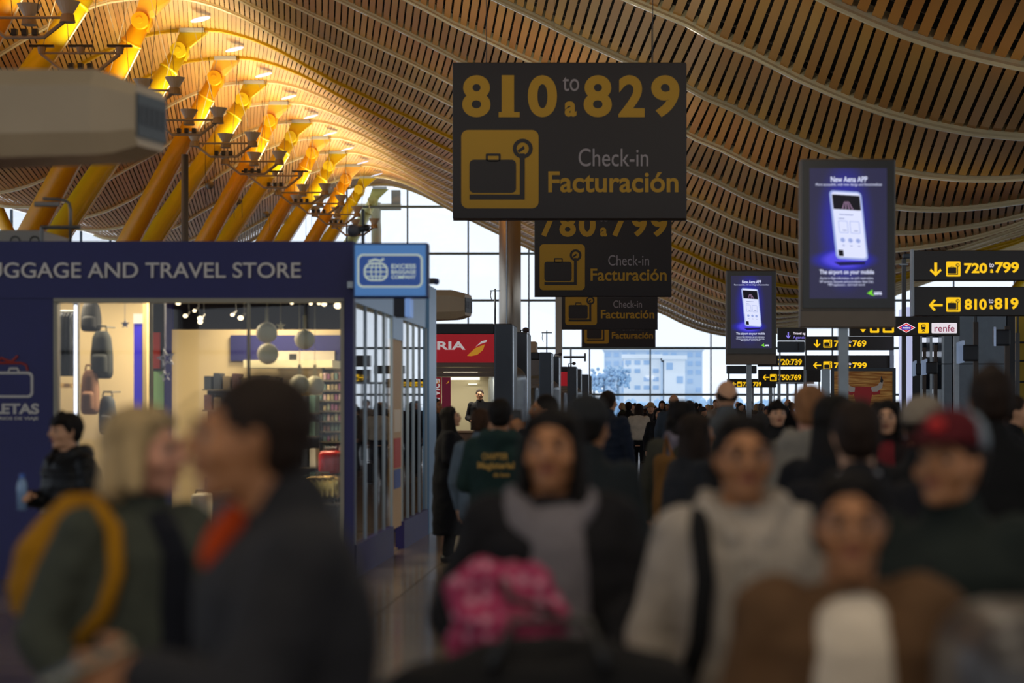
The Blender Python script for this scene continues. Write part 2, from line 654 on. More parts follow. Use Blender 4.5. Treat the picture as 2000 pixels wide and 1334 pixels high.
# ------------------------------------------------------------------ ceiling
def build_ceiling():
    # dark deck above the boards
    mb = MB()
    ys = [-70, 0, 40, 80, 120, 160, Y_END]
    rows = []
    for Y in ys:
        rows.append([mb.bm.verts.new((x, Y, z + 0.75)) for x, z in CUR[::2]])
    top = [[mb.bm.verts.new((v.co.x, v.co.y, v.co.z + 0.3)) for v in r] for r in rows]
    for R in (rows, top):
        for A, B in zip(R, R[1:]):
            for i in range(len(A) - 1):
                mb.bm.faces.new((A[i], A[i + 1], B[i + 1], B[i]))
    for i in range(len(rows[0]) - 1):
        for r_, t_ in ((rows[0], top[0]), (rows[-1], top[-1])):
            mb.bm.faces.new((r_[i], r_[i + 1], t_[i + 1], t_[i]))
    ceil = mb.obj('ceiling', M_deck)
    struct(ceil, 'undulating ceiling of bamboo boards between curved beams')

    # positions of boards across the wave
    pos = []
    x = XL + 0.05
    while x < XR - 0.3:
        xn = x / K
        d = 0.05
        z = roof_z(x)
        sl = (roof_z(x + d) - roof_z(x - d)) / (2 * d) if x - d > XL else 0
        c = 1 / math.sqrt(1 + sl * sl)
        t = min(1, max(0, (abs(xn + 870) - 110) / 60.0))
        gap = 0.03 + 0.046 * t
        if xn > 100: gap = 0.085
        w = 0.212
        cx = x + (w / 2) * c
        pos.append((cx, roof_z(cx), math.atan(sl), w))
        x += (w + gap) * c
    L = S - 0.1
    # the boards stand square to the curved beams and fan out from bay to bay
    G = [(-1700, -36), (-1285, -50), (-850, -67), (-345, -45), (33, -17), (219, 24), (325, 37), (450, 54), (800, 70), (1800, 80)]

    def fan(x):
        x = x / K
        for (a, ga), (b, gb) in zip(G, G[1:]):
            if x <= b or b == 1800:
                return (ga + (gb - ga) * min(1, max(0, (x - a) / (b - a)))) * K

    def clampx(x): return min(max(x, XL + 0.1), XR - 0.1)

    # individual boards: those that show largest
    cand = []
    for k in range(-10, K_END):
        Yc = DY(k) + S / 2
        for i, (cx, z, a, w) in enumerate(pos):
            px = HX + F * cx / Yc
            py = HY - F * (z - EYE) / Yc
            if -60 < px < 2060 and -120 < py < 480 and Yc > 20:
                cand.append((Yc, px, py, k, i))
    cand.sort()
    chosen = set()
    for Yc, px, py, k, i in cand:
        if 884 < px < 1340 and 120 < py < 430: continue
        if len(chosen) < 300:
            chosen.add((k, i))
    unit = MB().box(-0.106, 0.106, -0.5, 0.5, 0, 0.03).mesh('roof_board', M_board)
    rest = MB()
    bm = rest.bm
    for k in range(-11, K_END):
        y0, y1 = DY(k) + 0.05, min(DY(k) + S - 0.05, Y_END)
        for i, (cx, z, a, w) in enumerate(pos):
            xa, xb = clampx(cx - fan(cx) * .5), clampx(cx + fan(cx) * .5)
            if xa == xb: continue
            pa = Vector((xa, y0, roof_z(xa) + 0.12))
            pb = Vector((xb, y1, roof_z(xb) + 0.12))
            yd = (pb - pa)
            ln = yd.length
            yd.normalize()
            td = Vector((cos(a), 0, sin(a)))
            td = (td - yd * td.dot(yd)).normalized()
            nd = td.cross(yd)
            if (k, i) in chosen:
                o = link('roof_board', unit, ceil, local=True)
                m4 = Matrix((td, yd * ln, nd)).transposed().to_4x4()
                m4.translation = (pa + pb) / 2
                o.matrix_basis = m4
                continue
            h = td * (w / 2)
            n3 = nd * 0.03
            v = [bm.verts.new(p) for p in (pa - h, pa + h, pb + h, pb - h, pa - h + n3, pa + h + n3, pb + h + n3, pb - h + n3)]
            for f in ((0, 3, 2, 1), (4, 5, 6, 7), (1, 2, 6, 5), (3, 0, 4, 7), (0, 1, 5, 4), (2, 3, 7, 6)):
                bm.faces.new([v[q] for q in f])
    nf = len(bm.faces)
    r = rest.obj('board_field', M_board, ceil)
    r['kind'] = 'stuff'
    at = r.data.attributes.new('tone', 'FLOAT', 'FACE')
    rt = random.Random(4)
    vals = []
    for q in range(nf // 6):
        vals += [rt.random()] * 6
    at.data.foreach_set('value', vals)
    # battens above the boards, seen through the gaps
    bt = MB()
    for k in range(-10, K_END):
        for f in (0.18, 0.5, 0.82):
            Y = DY(k + f)
            if Y > Y_END: continue
            bt.tube([(x, Y, z + 0.2) for x, z in CUR[::2]], 0.035, 4)
    b = bt.obj('batten', mat('batten_grey', '#5a5550', 0.6), ceil)
    b['kind'] = 'stuff'
    # beams
    for k in range(-11, K_END + 1):
        Y = DY(k) if k < K_END else Y_END
        mb = MB()
        for (xa, za), (xb, zb) in zip(CUR[::2], CUR[2::2]):
            pass
        pts = CUR[::2]
        prof = [(-0.085, -0.02), (-0.06, -0.075), (0.06, -0.075), (0.085, -0.02), (0.05, 0.04), (0.03, 0.30), (-0.03, 0.30), (-0.05, 0.04)]
        rows = []
        for i, (x, z) in enumerate(pts):
            xa, za = pts[max(0, i - 1)]
            xb, zb = pts[min(len(pts) - 1, i + 1)]
            a = math.atan2(zb - za, xb - xa)
            rows.append([mb.bm.verts.new((x - sin(a) * q, Y + p, z + cos(a) * q)) for p, q in prof])
        n = len(prof)
        for A, B in zip(rows, rows[1:]):
            for i in range(n):
                mb.bm.faces.new((A[i], A[(i + 1) % n], B[(i + 1) % n], B[i]))
        mb.bm.faces.new(rows[0]); mb.bm.faces.new(rows[-1][::-1])
        o = mb.obj('curved_beam', M_ribyel if k in (0, 1) else M_rib, ceil)
        if k in (0, 1): o['label'] = 'yellow painted curved beam'
    # reflector petals under the crest skylights; their daylight is put in as glow
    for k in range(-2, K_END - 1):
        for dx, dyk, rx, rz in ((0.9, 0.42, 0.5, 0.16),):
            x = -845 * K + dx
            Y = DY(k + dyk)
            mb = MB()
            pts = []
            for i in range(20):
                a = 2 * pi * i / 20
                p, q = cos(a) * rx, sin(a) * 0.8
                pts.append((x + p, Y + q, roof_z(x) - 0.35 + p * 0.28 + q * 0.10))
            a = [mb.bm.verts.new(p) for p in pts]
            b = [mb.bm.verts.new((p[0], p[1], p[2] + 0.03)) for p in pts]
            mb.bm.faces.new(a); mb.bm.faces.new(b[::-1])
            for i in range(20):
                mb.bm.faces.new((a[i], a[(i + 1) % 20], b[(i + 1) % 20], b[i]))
            mb.obj('skylight_petal', glow('petal_daylight', '#e8ecff', 1.0), ceil)
    return ceil


build_ceiling()


# ------------------------------------------------------------------ yellow pillars
M_yel = [mat('pillar_golden_yellow', '#d79a08', 0.38, noise=0.05, nscale=1), mat('pillar_lemon_yellow', '#cdb312', 0.38, noise=0.05, nscale=1)]
M_rimglint = mat('white_conduit', '#e6e2cf', 0.35)
ORD = {-3: 'nearest to the camera', -2: 'second nearest', -1: 'third in the row', 0: 'fourth in the row', 1: 'fifth in the row', 2: 'sixth in the row',
       3: 'seventh in the row', 4: 'eighth in the row', 5: 'ninth in the row', 6: 'tenth in the row', 7: 'eleventh in the row',
       8: 'last before the end window'}


def pillar(k, label, cat='pillar', xt=-868, xb=-1340, m=None):
    base_d = k + 0.5 if k % 2 else k - 0.5
    top = Vector((xt * K, DY(k), roof_z(xt * K) - 0.12))
    bot = Vector((xb * K, DY(base_d), 0.0))
    d = (bot - top).normalized()
    t = thing('yellow_pillar', label, cat, tuple(bot))
    m = m or M_yel[0 if k % 2 else 1]
    hinge = top + d * 1.35
    MB().tube([hinge, hinge + d * 6, hinge + d * 14, bot - d * 0.25], [0.46, 0.58, 0.66, 0.62], 24).obj('shaft', m, t, smooth=True)
    hd = MB()
    # triangular head plate
    side = Vector((d.x, 0, d.z))
    px = Vector((1, 0, 0))
    p = [top + px * -0.72, top + px * 0.85, hinge + Vector((0.55, 0, 0.25)), hinge + Vector((0.35, 0, -0.5)), hinge + Vector((-0.45, 0, 0.05))]
    f = [hd.bm.verts.new(v + Vector((0, -0.14, 0))) for v in p]
    b = [hd.bm.verts.new(v + Vector((0, 0.14, 0))) for v in p]
    hd.bm.faces.new(f); hd.bm.faces.new(b[::-1])
    for i in range(5):
        hd.bm.faces.new((f[i], f[(i + 1) % 5], b[(i + 1) % 5], b[i]))
    hd.obj('head_plate', m, t)
    MB().cyl(hinge + Vector((0, -0.52, 0.05)), hinge + Vector((0, 0.52, 0.05)), 0.44, n=24).obj('hinge_drum', m, t, smooth=False)
    MB().cyl(hinge + Vector((0, -0.58, 0.05)), hinge + Vector((0, 0.58, 0.05)), 0.17, n=20).obj('hinge_pin', m, t)
    MB().tube([hinge + d * 1.1, hinge + d * 1.22], 0.55, 24).obj('collar', m, t, smooth=True)
    MB().box(top.x - 0.66, top.x + 0.66, top.y - 0.3, top.y + 0.3, top.z + 0.0, top.z + 0.22).obj('bearing_box', mat('bearing_grey', '#aeb4b8', 0.5), t)
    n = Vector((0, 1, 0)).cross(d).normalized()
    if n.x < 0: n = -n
    MB().tube([hinge + d * 1.3 + n * 0.54, hinge + d * 6 + n * 0.64, hinge + d * 14 + n * 0.72, bot - d * 0.5 + n * 0.68], 0.035, 5).obj('conduit', M_rimglint, t)  # white tube put in for the window reflection along the pillar edge
    MB().cyl(bot + Vector((0, 0, -0.01)), bot + Vector((0, 0, 0.5)), 1.0, 0.75, 20).obj('base_shoe', mat('concrete_base', '#7b7a76', 0.8), t)
    return t


for k in range(-3, 9):
    pillar(k, 'slanted yellow pillar under the roof crest, %s' % ORD[k])
M_pale = mat('hazed_pillar_yellow', '#cdc77a', 0.4)  # outdoor haze put into a paler copy of the pillar yellow
pillar(9, 'haze-paled yellow slanted pillar outside beyond the end glass', m=M_pale)
# outward leaning strut on the left edge
t = thing('yellow_strut', 'yellow strut leaning outward at the left edge of the photo', 'strut', (-1340 * K, DY(3.4), 0))
MB().tube([(-1340 * K, DY(3.4), 0), (-1562 * K, DY(3.1), roof_z(-1562 * K) - 0.2)], [0.6, 0.42], 20).obj('shaft', M_yel[0], t, smooth=True)
# right-hand pillars under the second crest
for i, (k, lean) in enumerate(((6, 1), (7, 1), (8, 1))):
    tt = Vector((1330 * K, DY(k), roof_z(1330 * K) - 0.1))
    bb = Vector((930 * K, DY(k + .5), 0))
    t = thing('yellow_pillar', 'slanted yellow pillar behind the right direction signs, %s of three' % ('first', 'second', 'last')[i], 'pillar', tuple(bb))
    MB().tube([tt, (tt + bb) / 2, bb], [0.5, 0.66, 0.6], 20).obj('shaft', M_yel[1], t, smooth=True)
    MB().box(tt.x - 0.8, tt.x + 0.8, tt.y - 0.3, tt.y + 0.3, tt.z - 0.3, tt.z + 0.2).obj('head_plate', M_yel[1], t)


# ------------------------------------------------------------------ walls and glass
def end_window():
    Y = DY(8.83)
    t = thing('window_1', 'tall end window wall with grey mullions and clear panes', 'window', (0, Y, 0), kind='structure')
    zs = [PZ(v, Y) for v in (771, 680, 587, 495.5, 404, 312)]
    xs = [PX(v, Y) for v in range(-33, 2300, 1)] and [PX(796 + 118.5 * i, Y) for i in range(-9, 13)]
    for i, x in enumerate(xs):
        if x < XL + 0.2 or x > XR - 0.2: continue
        MB().box(x - 0.07, x + 0.07, Y - 0.12, Y + 0.12, 0, roof_z(x) + 0.1).obj('mullion', M_greypaint, t)
    for z in zs:
        # only where the roof is above
        run = None
        for x, zr in CUR + [(XR + 1, -1)]:
            if zr > z + 0.05 and run is None: run = x
            if zr <= z + 0.05 and run is not None:
                MB().box(run, x, Y - 0.16, Y + 0.16, z - 0.11, z + 0.11).obj('transom', mat('transom_grey', '#6f8089', 0.4, metal=0.3), t)
                run = None
    lv = [0] + zs + [30]
    xx = [XL] + [x for x in xs if XL + 0.2 < x < XR - 0.2] + [XR]
    for a, b in zip(xx, xx[1:]):
        for z0, z1 in zip(lv, lv[1:]):
            ra, rb = roof_z(a) + 0.1, roof_z(b) + 0.1
            ta, tb = min(z1, ra), min(z1, rb)
            if ta <= z0 + 0.02 and tb <= z0 + 0.02: continue
            mb = MB()
            v = [mb.bm.verts.new(p) for p in ((a, Y, z0), (b, Y, z0), (b, Y, max(tb, z0)), (a, Y, max(ta, z0)))]
            mb.bm.faces.new(v)
            mb.obj('pane', M_glass_hall, t)
    # pale post standing before the glass
    yp = Y - 3
    x0, x1 = PX(1085, yp), PX(1098, yp)
    p = MB().box(x0, x1, yp - 0.3, yp + 0.3, 0, roof_z(x1) - .12).obj('white_post', mat('pale_post', '#b9c6cc', 0.5))
    tag(p, 'pale square post before the end window beside the fourth check-in sign', 'post')
    return t


end_window()

# left facade: glass with mullions; right wall
def side_facades():
    t = thing('window_2', 'side glazing along the left edge of the hall', 'window', (XL, 0, 0), kind='structure')
    h = CUR[0][1]
    for i in range(-7, 22):
        MB().box(XL - 0.08, XL + 0.08, i * 9 - 0.1, i * 9 + 0.1, 0, h).obj('mullion', M_greypaint, t)
    for z in (0.4, 4.5, 9.0, 13.4):
        MB().box(XL - 0.1, XL + 0.1, -63, Y_END, z - 0.08, z + 0.08).obj('transom', M_greypaint, t)
    mb = MB()
    for i in range(-7, 21):
        mb2 = MB()
        v = [mb2.bm.verts.new(p) for p in ((XL, i * 9, 0), (XL, i * 9 + 9, 0), (XL, i * 9 + 9, h), (XL, i * 9, h))]
        mb2.bm.faces.new(v)
        mb2.obj('pane', M_glass_hall, t)
    mb.bm.free()
    w = MB().box(XR - 0.5, XR, -70, Y_END, 0, 7.0).obj('wall_right', mat('grey_wall', '#6a6f73', 0.7))
    struct(w, 'grey wall closing the right side of the hall')
    t = thing('window_3', 'unseen hall end behind the camera, glazed to add front daylight', 'window', (0, -70, 0), kind='structure')  # unseen end, opened as glazing so daylight reaches the sign fronts
    for i in range(15):
        x = XL + (XR - XL) * i / 14
        MB().box(x - .1, x + .1, -70.2, -70, 0, roof_z(x)).obj('mullion', M_greypaint, t)
    for z in (4.5, 9, 13.5, 18):
        MB().box(XL, XR, -70.2, -70, z - .1, z + .1).obj('transom', M_greypaint, t)


side_facades()


# ------------------------------------------------------------------ outside
def outside():
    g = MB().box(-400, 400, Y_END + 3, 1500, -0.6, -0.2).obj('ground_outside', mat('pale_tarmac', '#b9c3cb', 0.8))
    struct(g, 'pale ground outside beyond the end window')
    M_w = mat('hazy_white_wall', '#eef3f8', 0.9)  # distance haze put into these pale outdoor colours
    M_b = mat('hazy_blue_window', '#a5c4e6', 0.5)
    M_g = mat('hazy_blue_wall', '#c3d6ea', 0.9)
    Yb = 520

    def block(label, x0, x1, ytop, ybot, Y, wallm, cols, rows, depth=30):
        X0, X1 = PX(x0, Y), PX(x1, Y)
        t = thing('apartment_building', label, 'building', ((X0 + X1) / 2, Y, -0.2))
        Zt = PZ(ytop, Y)
        MB().box(X0, X1, Y, Y + depth, -0.2, Zt).obj('wall', wallm, t)
        MB().box(X0 - .5, X1 + .5, Y - 0.5, Y + depth, Zt, Zt + 1.0).obj('roof', M_w, t)
        Zb = PZ(ybot, Y)
        cw = (X1 - X0) / cols
        rh = (Zt - Zb) / rows
        for r in range(rows):
            for c in range(cols):
                if (r * 7 + c * 3) % 5 == 0: continue
                xx = X0 + cw * (c + 0.18)
                zz = Zb + rh * (r + 0.25)
                MB().box(xx, xx + cw * 0.62, Y - 0.12, Y + 0.1, zz, zz + rh * 0.5).obj('window', M_b, t)
        return t
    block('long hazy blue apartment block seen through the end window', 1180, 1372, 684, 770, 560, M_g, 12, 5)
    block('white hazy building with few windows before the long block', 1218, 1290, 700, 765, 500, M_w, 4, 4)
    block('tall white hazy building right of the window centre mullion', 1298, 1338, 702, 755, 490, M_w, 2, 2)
    # trees with the distance haze in their colour
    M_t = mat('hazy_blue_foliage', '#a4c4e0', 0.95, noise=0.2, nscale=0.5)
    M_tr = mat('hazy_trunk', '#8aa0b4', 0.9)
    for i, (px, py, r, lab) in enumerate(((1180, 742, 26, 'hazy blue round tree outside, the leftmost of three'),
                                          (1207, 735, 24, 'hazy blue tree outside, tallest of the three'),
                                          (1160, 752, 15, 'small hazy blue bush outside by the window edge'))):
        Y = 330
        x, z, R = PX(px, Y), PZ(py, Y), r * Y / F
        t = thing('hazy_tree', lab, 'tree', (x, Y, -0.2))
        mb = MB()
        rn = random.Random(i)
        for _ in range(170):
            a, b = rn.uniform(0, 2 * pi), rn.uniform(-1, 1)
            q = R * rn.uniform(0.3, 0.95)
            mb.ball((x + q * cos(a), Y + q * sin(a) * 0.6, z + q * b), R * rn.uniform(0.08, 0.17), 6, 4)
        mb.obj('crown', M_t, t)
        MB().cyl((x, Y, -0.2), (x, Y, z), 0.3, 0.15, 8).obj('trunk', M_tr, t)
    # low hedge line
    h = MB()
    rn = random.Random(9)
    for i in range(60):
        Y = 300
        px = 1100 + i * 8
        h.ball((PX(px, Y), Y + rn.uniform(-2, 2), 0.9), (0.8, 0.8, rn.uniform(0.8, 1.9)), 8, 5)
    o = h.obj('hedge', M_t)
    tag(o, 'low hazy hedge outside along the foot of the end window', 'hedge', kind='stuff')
    # service gantry outside near pillar
    Y = DY(9.3)
    t = thing('service_gantry', 'cream pipe gantry outside beyond the end glass above the blue shop', 'gantry', (PX(740, Y), Y, 0))
    mg = mat('cream_gantry', '#b3ab93', 0.5)
    MB().cyl((PX(655, Y), Y, PZ(404, Y)), (PX(783, Y), Y, PZ(404, Y)), 0.33, n=14).obj('pipe', mg, t, smooth=True)
    MB().loft([(0, .55, .4, PX(735, Y), Y), (PZ(450, Y), .5, .4, PX(735, Y), Y), (PZ(432, Y), .5, .4, PX(734, Y), Y), (PZ(396, Y), .6, .45, PX(732, Y), Y)], 12).obj('mast', mg, t)
    MB().box(PX(765, Y), PX(782, Y), Y - .3, Y + .3, PZ(400, Y), PZ(372, Y)).obj('equipment_box', mat('gantry_box', '#7b746a', 0.6), t)


outside()


# ------------------------------------------------------------------ hanging lights
M_lampframe = mat('lamp_frame_grey', '#8a7d6b', 0.5)
M_bowl = mat('lamp_bowl', '#b5ad9c', 0.45)


def chandelier(d, kind, label):
    X, Y, Z = -872 * K, d * S, EYE + 541 * K
    t = thing('hanging_light', label, 'light', (X, Y, Z), group='uplight fixtures under the crest')
    w = 1.75
    pts = [(X - w, Y, Z + 0.25), (X - w * 0.45, Y, Z - 0.5), (X + w * 0.45, Y, Z - 0.5), (X + w, Y, Z + 0.25)]
    MB().tube(pts, 0.09, 6).obj('lower_frame', M_lampframe, t)
    MB().tube([(X - w, Y, Z + 0.3), (X + w, Y, Z + 0.3)], 0.06, 6).obj('upper_frame', M_lampframe, t)
    for q in (-0.42, 0, 0.42):
        MB().box(X + q - 0.11, X + q + 0.11, Y - 0.12, Y + 0.12, Z - 0.42, Z - 0.17).obj('lamp_driver', M_black, t)
    if kind:
        for q in (-w, 0, w):
            yy = Y if q else Y + 0.6
            MB().cyl((X + q, yy, Z + 0.1), (X + q, yy, Z + 0.42), 0.32, 0.26, 14).obj('lamp_housing', M_lampframe, t)
            MB().cyl((X + q, yy, Z + 0.42), (X + q, yy, Z + 0.95), 0.2, 0.5, 16, caps=False).obj('reflector', M_bowl, t)
    else:
        for q in (-w, 0, w):
            MB().cyl((X + q, Y, Z + 0.25), (X + q, Y, Z + 0.55), 0.14, 0.2, 10).obj('lamp_housing', M_lampframe, t)
            MB().box(X + q - 0.55, X + q + 0.55, Y - 0.1, Y + 0.1, Z + 0.56, Z + 0.66).obj('louvre', M_black, t)
    mb = []
    for sx in (-1, 1):
        MB().tube([(X + sx * w, Y, Z + 0.4), (X + sx * 0.35, Y, roof_z(X + sx * .35) + 0.1)], 0.016, 4).obj('cable', mat('cable_pale', '#a8a290', 0.5), t)
        MB().tube([(X + sx * 0.5, Y, Z + 0.3), (X + sx * 0.9, Y, roof_z(X + sx * .9) + 0.1)], 0.018, 4).obj('cable', M_black, t)
    # the lamp itself shines up at the crest
    l = area_light('uplight', (X, Y, Z + 1.1), (pi, 0, 0), 1.6, UPLIGHT_POWER, (1.0, 0.82, 0.47), size_y=7.0, spread=radians(175))
    l.parent = t
    l.location = (0, 0, 1.1)
    return t


for i, d in enumerate((6.9, 7.95, 9.05, 9.96, 11.15, 12.3, 13.4, 14.4, 15.3, 16.5, 17.4, 18.4, 19.6)):
    kind = 0 if i in (3, 8) else 1
    where = 'count %s from the camera' % ('first', 'second', 'third', 'fourth', 'fifth', 'sixth', 'seventh', 'eighth', 'ninth', 'tenth', 'eleventh', 'twelfth', 'thirteenth')[i]
    chandelier(d, kind, ('boat-shaped hanging light with bowl reflectors, ' if kind else 'hanging light with flat black louvres, ') + where)

# hanging ball loudspeakers
for i, (px, py, d, r) in enumerate(((410, 362, 14.0, 8), (465, 393, 15.6, 7), (520, 419, 17.3, 6.3), (603, 463, 19.6, 5))):
    Y = d * S
    X, Z, R = PX(px, Y), PZ(py, Y), r * Y / F
    t = thing('ball_loudspeaker', 'round hanging loudspeaker ball between yellow pillars, %s of four' % ('largest', 'second largest', 'third largest', 'smallest')[i], 'loudspeaker', (X, Y, Z))
    MB().ball((X, Y, Z), R).obj('ball', mat('ball_grey', '#6d675c', 0.5), t, smooth=True)
    for s in (-1.1, 1.1):
        MB().tube([(X + s * R, Y, Z - 1.2), (X + s * R, Y, roof_z(X))], 0.02, 4).obj('cable', M_black, t)


# ------------------------------------------------------------------ check-in signs
def pictogram(X, Z, Y, parent, my, mk, depth=0.008):
    """X,Z map sign pixels of the first sign to metres"""
    x0, x1 = X(901), X(1052)
    z0, z1 = Z(407), Z(254)
    u = (x1 - x0) / 151
    MB().poly(rrect(x0, x1, z0, z1, 13 * u), Y - depth, depth).obj('pictogram_tile', my, parent)
    Yk = Y - depth * 1.8
    MB().poly(rrect(X(917), X(1008), Z(377), Z(312), 9 * u), Yk, depth).obj('suitcase_symbol', mk, parent)
    MB().frame(rrect(X(949), X(978), Z(314), Z(300), 2 * u, 2), rrect(X(953), X(974), Z(316), Z(304.5), 1 * u, 2), Yk, depth).obj('suitcase_handle', mk, parent)
    MB().box(X(917), X(1025), Yk, Yk + depth, Z(390), Z(380)).obj('scale_bar', mk, parent)
    MB().box(X(1015.5), X(1025), Yk - 0.001, Yk + depth, Z(389), Z(300)).obj('scale_post', mk, parent)
    MB().frame(circ(X(1021), Z(290.5), 19.5 * u), circ(X(1021), Z(290.5), 12 * u), Yk, depth).obj('dial_ring', mk, parent)
    mb = MB()
    a = (X(1012), Z(296)); b = (X(1024), Z(288))
    mb.poly([(a[0], a[1]), (a[0] + 2 * u, a[1] - 2.5 * u), (b[0] + 1 * u, b[1] - 3 * u), (b[0] - 1 * u, b[1] + 3 * u), (a[0] - 1 * u, a[1] + 2 * u)][::-1], Yk, depth).obj('dial_needle', mk, parent)


def checkin_sign(Y, cx, top, bot, left, right, label, nums):
    t = thing('check_in_sign', label, 'sign', (PX((left + right) / 2, Y), Y, PZ(bot, Y)), group='hanging check-in signs')
    x0, x1 = PX(left, Y), PX(right, Y)
    z0 = PZ(bot, Y)
    z1 = z0 + (x1 - x0) * 305 / 456
    MB().rbox(x0, x1, Y, Y + 0.22, z0, z1, 0.008, 1).obj('sign_body', M_signdark, t)
    MB().box(x0 - 0.012, x1 + 0.012, Y + 0.21, Y + 0.235, z0 - 0.012, z1 + 0.012).obj('rim', mat('sign_rim', '#3b3436', 0.4, metal=0.4), t)
    u = (x1 - x0) / 456
    X = lambda p: x0 + (p - 884) * u
    Z = lambda p: z1 - (p - 122) * u
    Yf = Y - 0.001
    T = lambda s, a, b, c, d, m, bold: text(s, X(a), X(b), Z(d), Z(c), Yf, m, t, bold)
    if nums:
        for word, slots in ((nums[0], ((903, 958), (980, 1004), (1031, 1088))), (nums[1], ((1140, 1195), (1208, 1259), (1272, 1327)))):
            for ch, (a, b) in zip(word, slots):
                if ch != '1' and b - a < 30: a, b = 967, 1022
                T(ch, a, b, 147, 229, M_signyel, 0.034)
                if ch == '1':
                    MB().box(X(974), X(1015), Yf - .0068, Yf, Z(229), Z(219)).obj('numeral_foot', M_signyel, t)
    T('to', 1099, 1131, 150, 178, M_signwhite, 0)
    T('a', 1103, 1126, 198, 228, M_signyel, 0.04)
    pictogram(X, Z, Yf, t, M_signyel, M_signdark)
    T('Check-in', 1130, 1266, 290, 325, M_signwhite, 0.0)
    T('Facturación', 1071, 1325, 335, 376, M_signyel, 0.018)
    for xx in (x0 + 0.5, x1 - 0.5):
        MB().cyl((xx, Y + 0.11, z1 - 0.02), (xx, Y + 0.11, roof_z(xx) + 0.2), 0.007, n=5).obj('hanger_cable', M_darkgrey, t)


checkin_sign(30.0, 0, 122, 427, 884, 1340, 'large hanging check-in sign reading 810 to 829', ('810', '829'))
checkin_sign(51.2, 0, 0, 578.5, 1044, 1311, 'second hanging check-in sign reading 780 to 799', ('780', '799'))
checkin_sign(72.4, 0, 0, 643, 1097, 1284, 'third check-in sign, partly hidden below the second one', None)
checkin_sign(93.6, 0, 0, 677.5, 1136, 1280, 'fourth and farthest check-in sign, lowest in the cascade', None)


# ------------------------------------------------------------------ advertising totems
def screen_material():
    m = bpy.data.materials.new('advert_screen')
    m.use_nodes = True
    nt = m.node_tree
    b = nt.nodes['Principled BSDF']
    b.inputs['Base Color'].default_value = (0.01, 0.01, 0.02, 1)
    b.inputs['Roughness'].default_value = 0.3
    tc = nt.nodes.new('ShaderNodeTexCoord')

    def blob(cx, cz, sx, sz, lo, hi, power):
        mp = nt.nodes.new('ShaderNodeMapping')
        mp.inputs['Location'].default_value = (-cx * sx, 0, -cz * sz)
        mp.inputs['Scale'].default_value = (sx, 0, sz)
        nt.links.new(tc.outputs['Generated'], mp.inputs['Vector'])
        ln = nt.nodes.new('ShaderNodeVectorMath')
        ln.operation = 'LENGTH'
        nt.links.new(mp.outputs['Vector'], ln.inputs[0])
        mr = nt.nodes.new('ShaderNodeMapRange')
        mr.interpolation_type = 'SMOOTHSTEP'
        mr.inputs['From Min'].default_value = lo
        mr.inputs['From Max'].default_value = hi
        mr.inputs['To Min'].default_value = power
        mr.inputs['To Max'].default_value = 0
        nt.links.new(ln.outputs['Value'], mr.inputs['Value'])
        return mr.outputs['Result']
    # advert artwork: blue glow round the phone and a lit pool under it
    b1 = blob(0.46, 0.56, 2.4, 1.75, 0.25, 1.0, 0.5)
    b2 = blob(0.44, 0.295, 2.0, 10.5, 0.2, 1.0, 1.0)
    ad = nt.nodes.new('ShaderNodeMath')
    ad.operation = 'ADD'
    ad.use_clamp = True
    nt.links.new(b1, ad.inputs[0])
    nt.links.new(b2, ad.inputs[1])
    rp = nt.nodes.new('ShaderNodeValToRGB')
    e = rp.color_ramp.elements
    e[0].color = (*rgb('#1c1a3e'), 1)
    e[1].color = (*rgb('#4a3fe0'), 1)
    x = rp.color_ramp.elements.new(0.45)
    x.color = (*rgb('#17179a'), 1)
    nt.links.new(ad.outputs['Value'], rp.inputs['Fac'])
    nt.links.new(rp.outputs['Color'], b.inputs['Emission Color'])
    b.inputs['Emission Strength'].default_value = 1.0
    return m


M_screen = screen_material()
M_adwhite = glow('advert_white', '#dfe4ff', 1.0)
M_adpale = glow('advert_pale_blue', '#9fb0ea', 0.9)
M_adline = glow('advert_line', '#7f90cf', 0.7)
M_addark = glow('advert_dark', '#0d0a1c', 0.5)
M_adgreen = glow('advert_green', '#7be02a', 1.0)
M_adfloor = glow('advert_shadow', '#151457', 0.8)
M_adpink = glow('advert_pink', '#c09ac0', 0.8)
M_totem = mat('totem_bronze_grey', '#6f6458', 0.45, metal=0.35, noise=0.05)


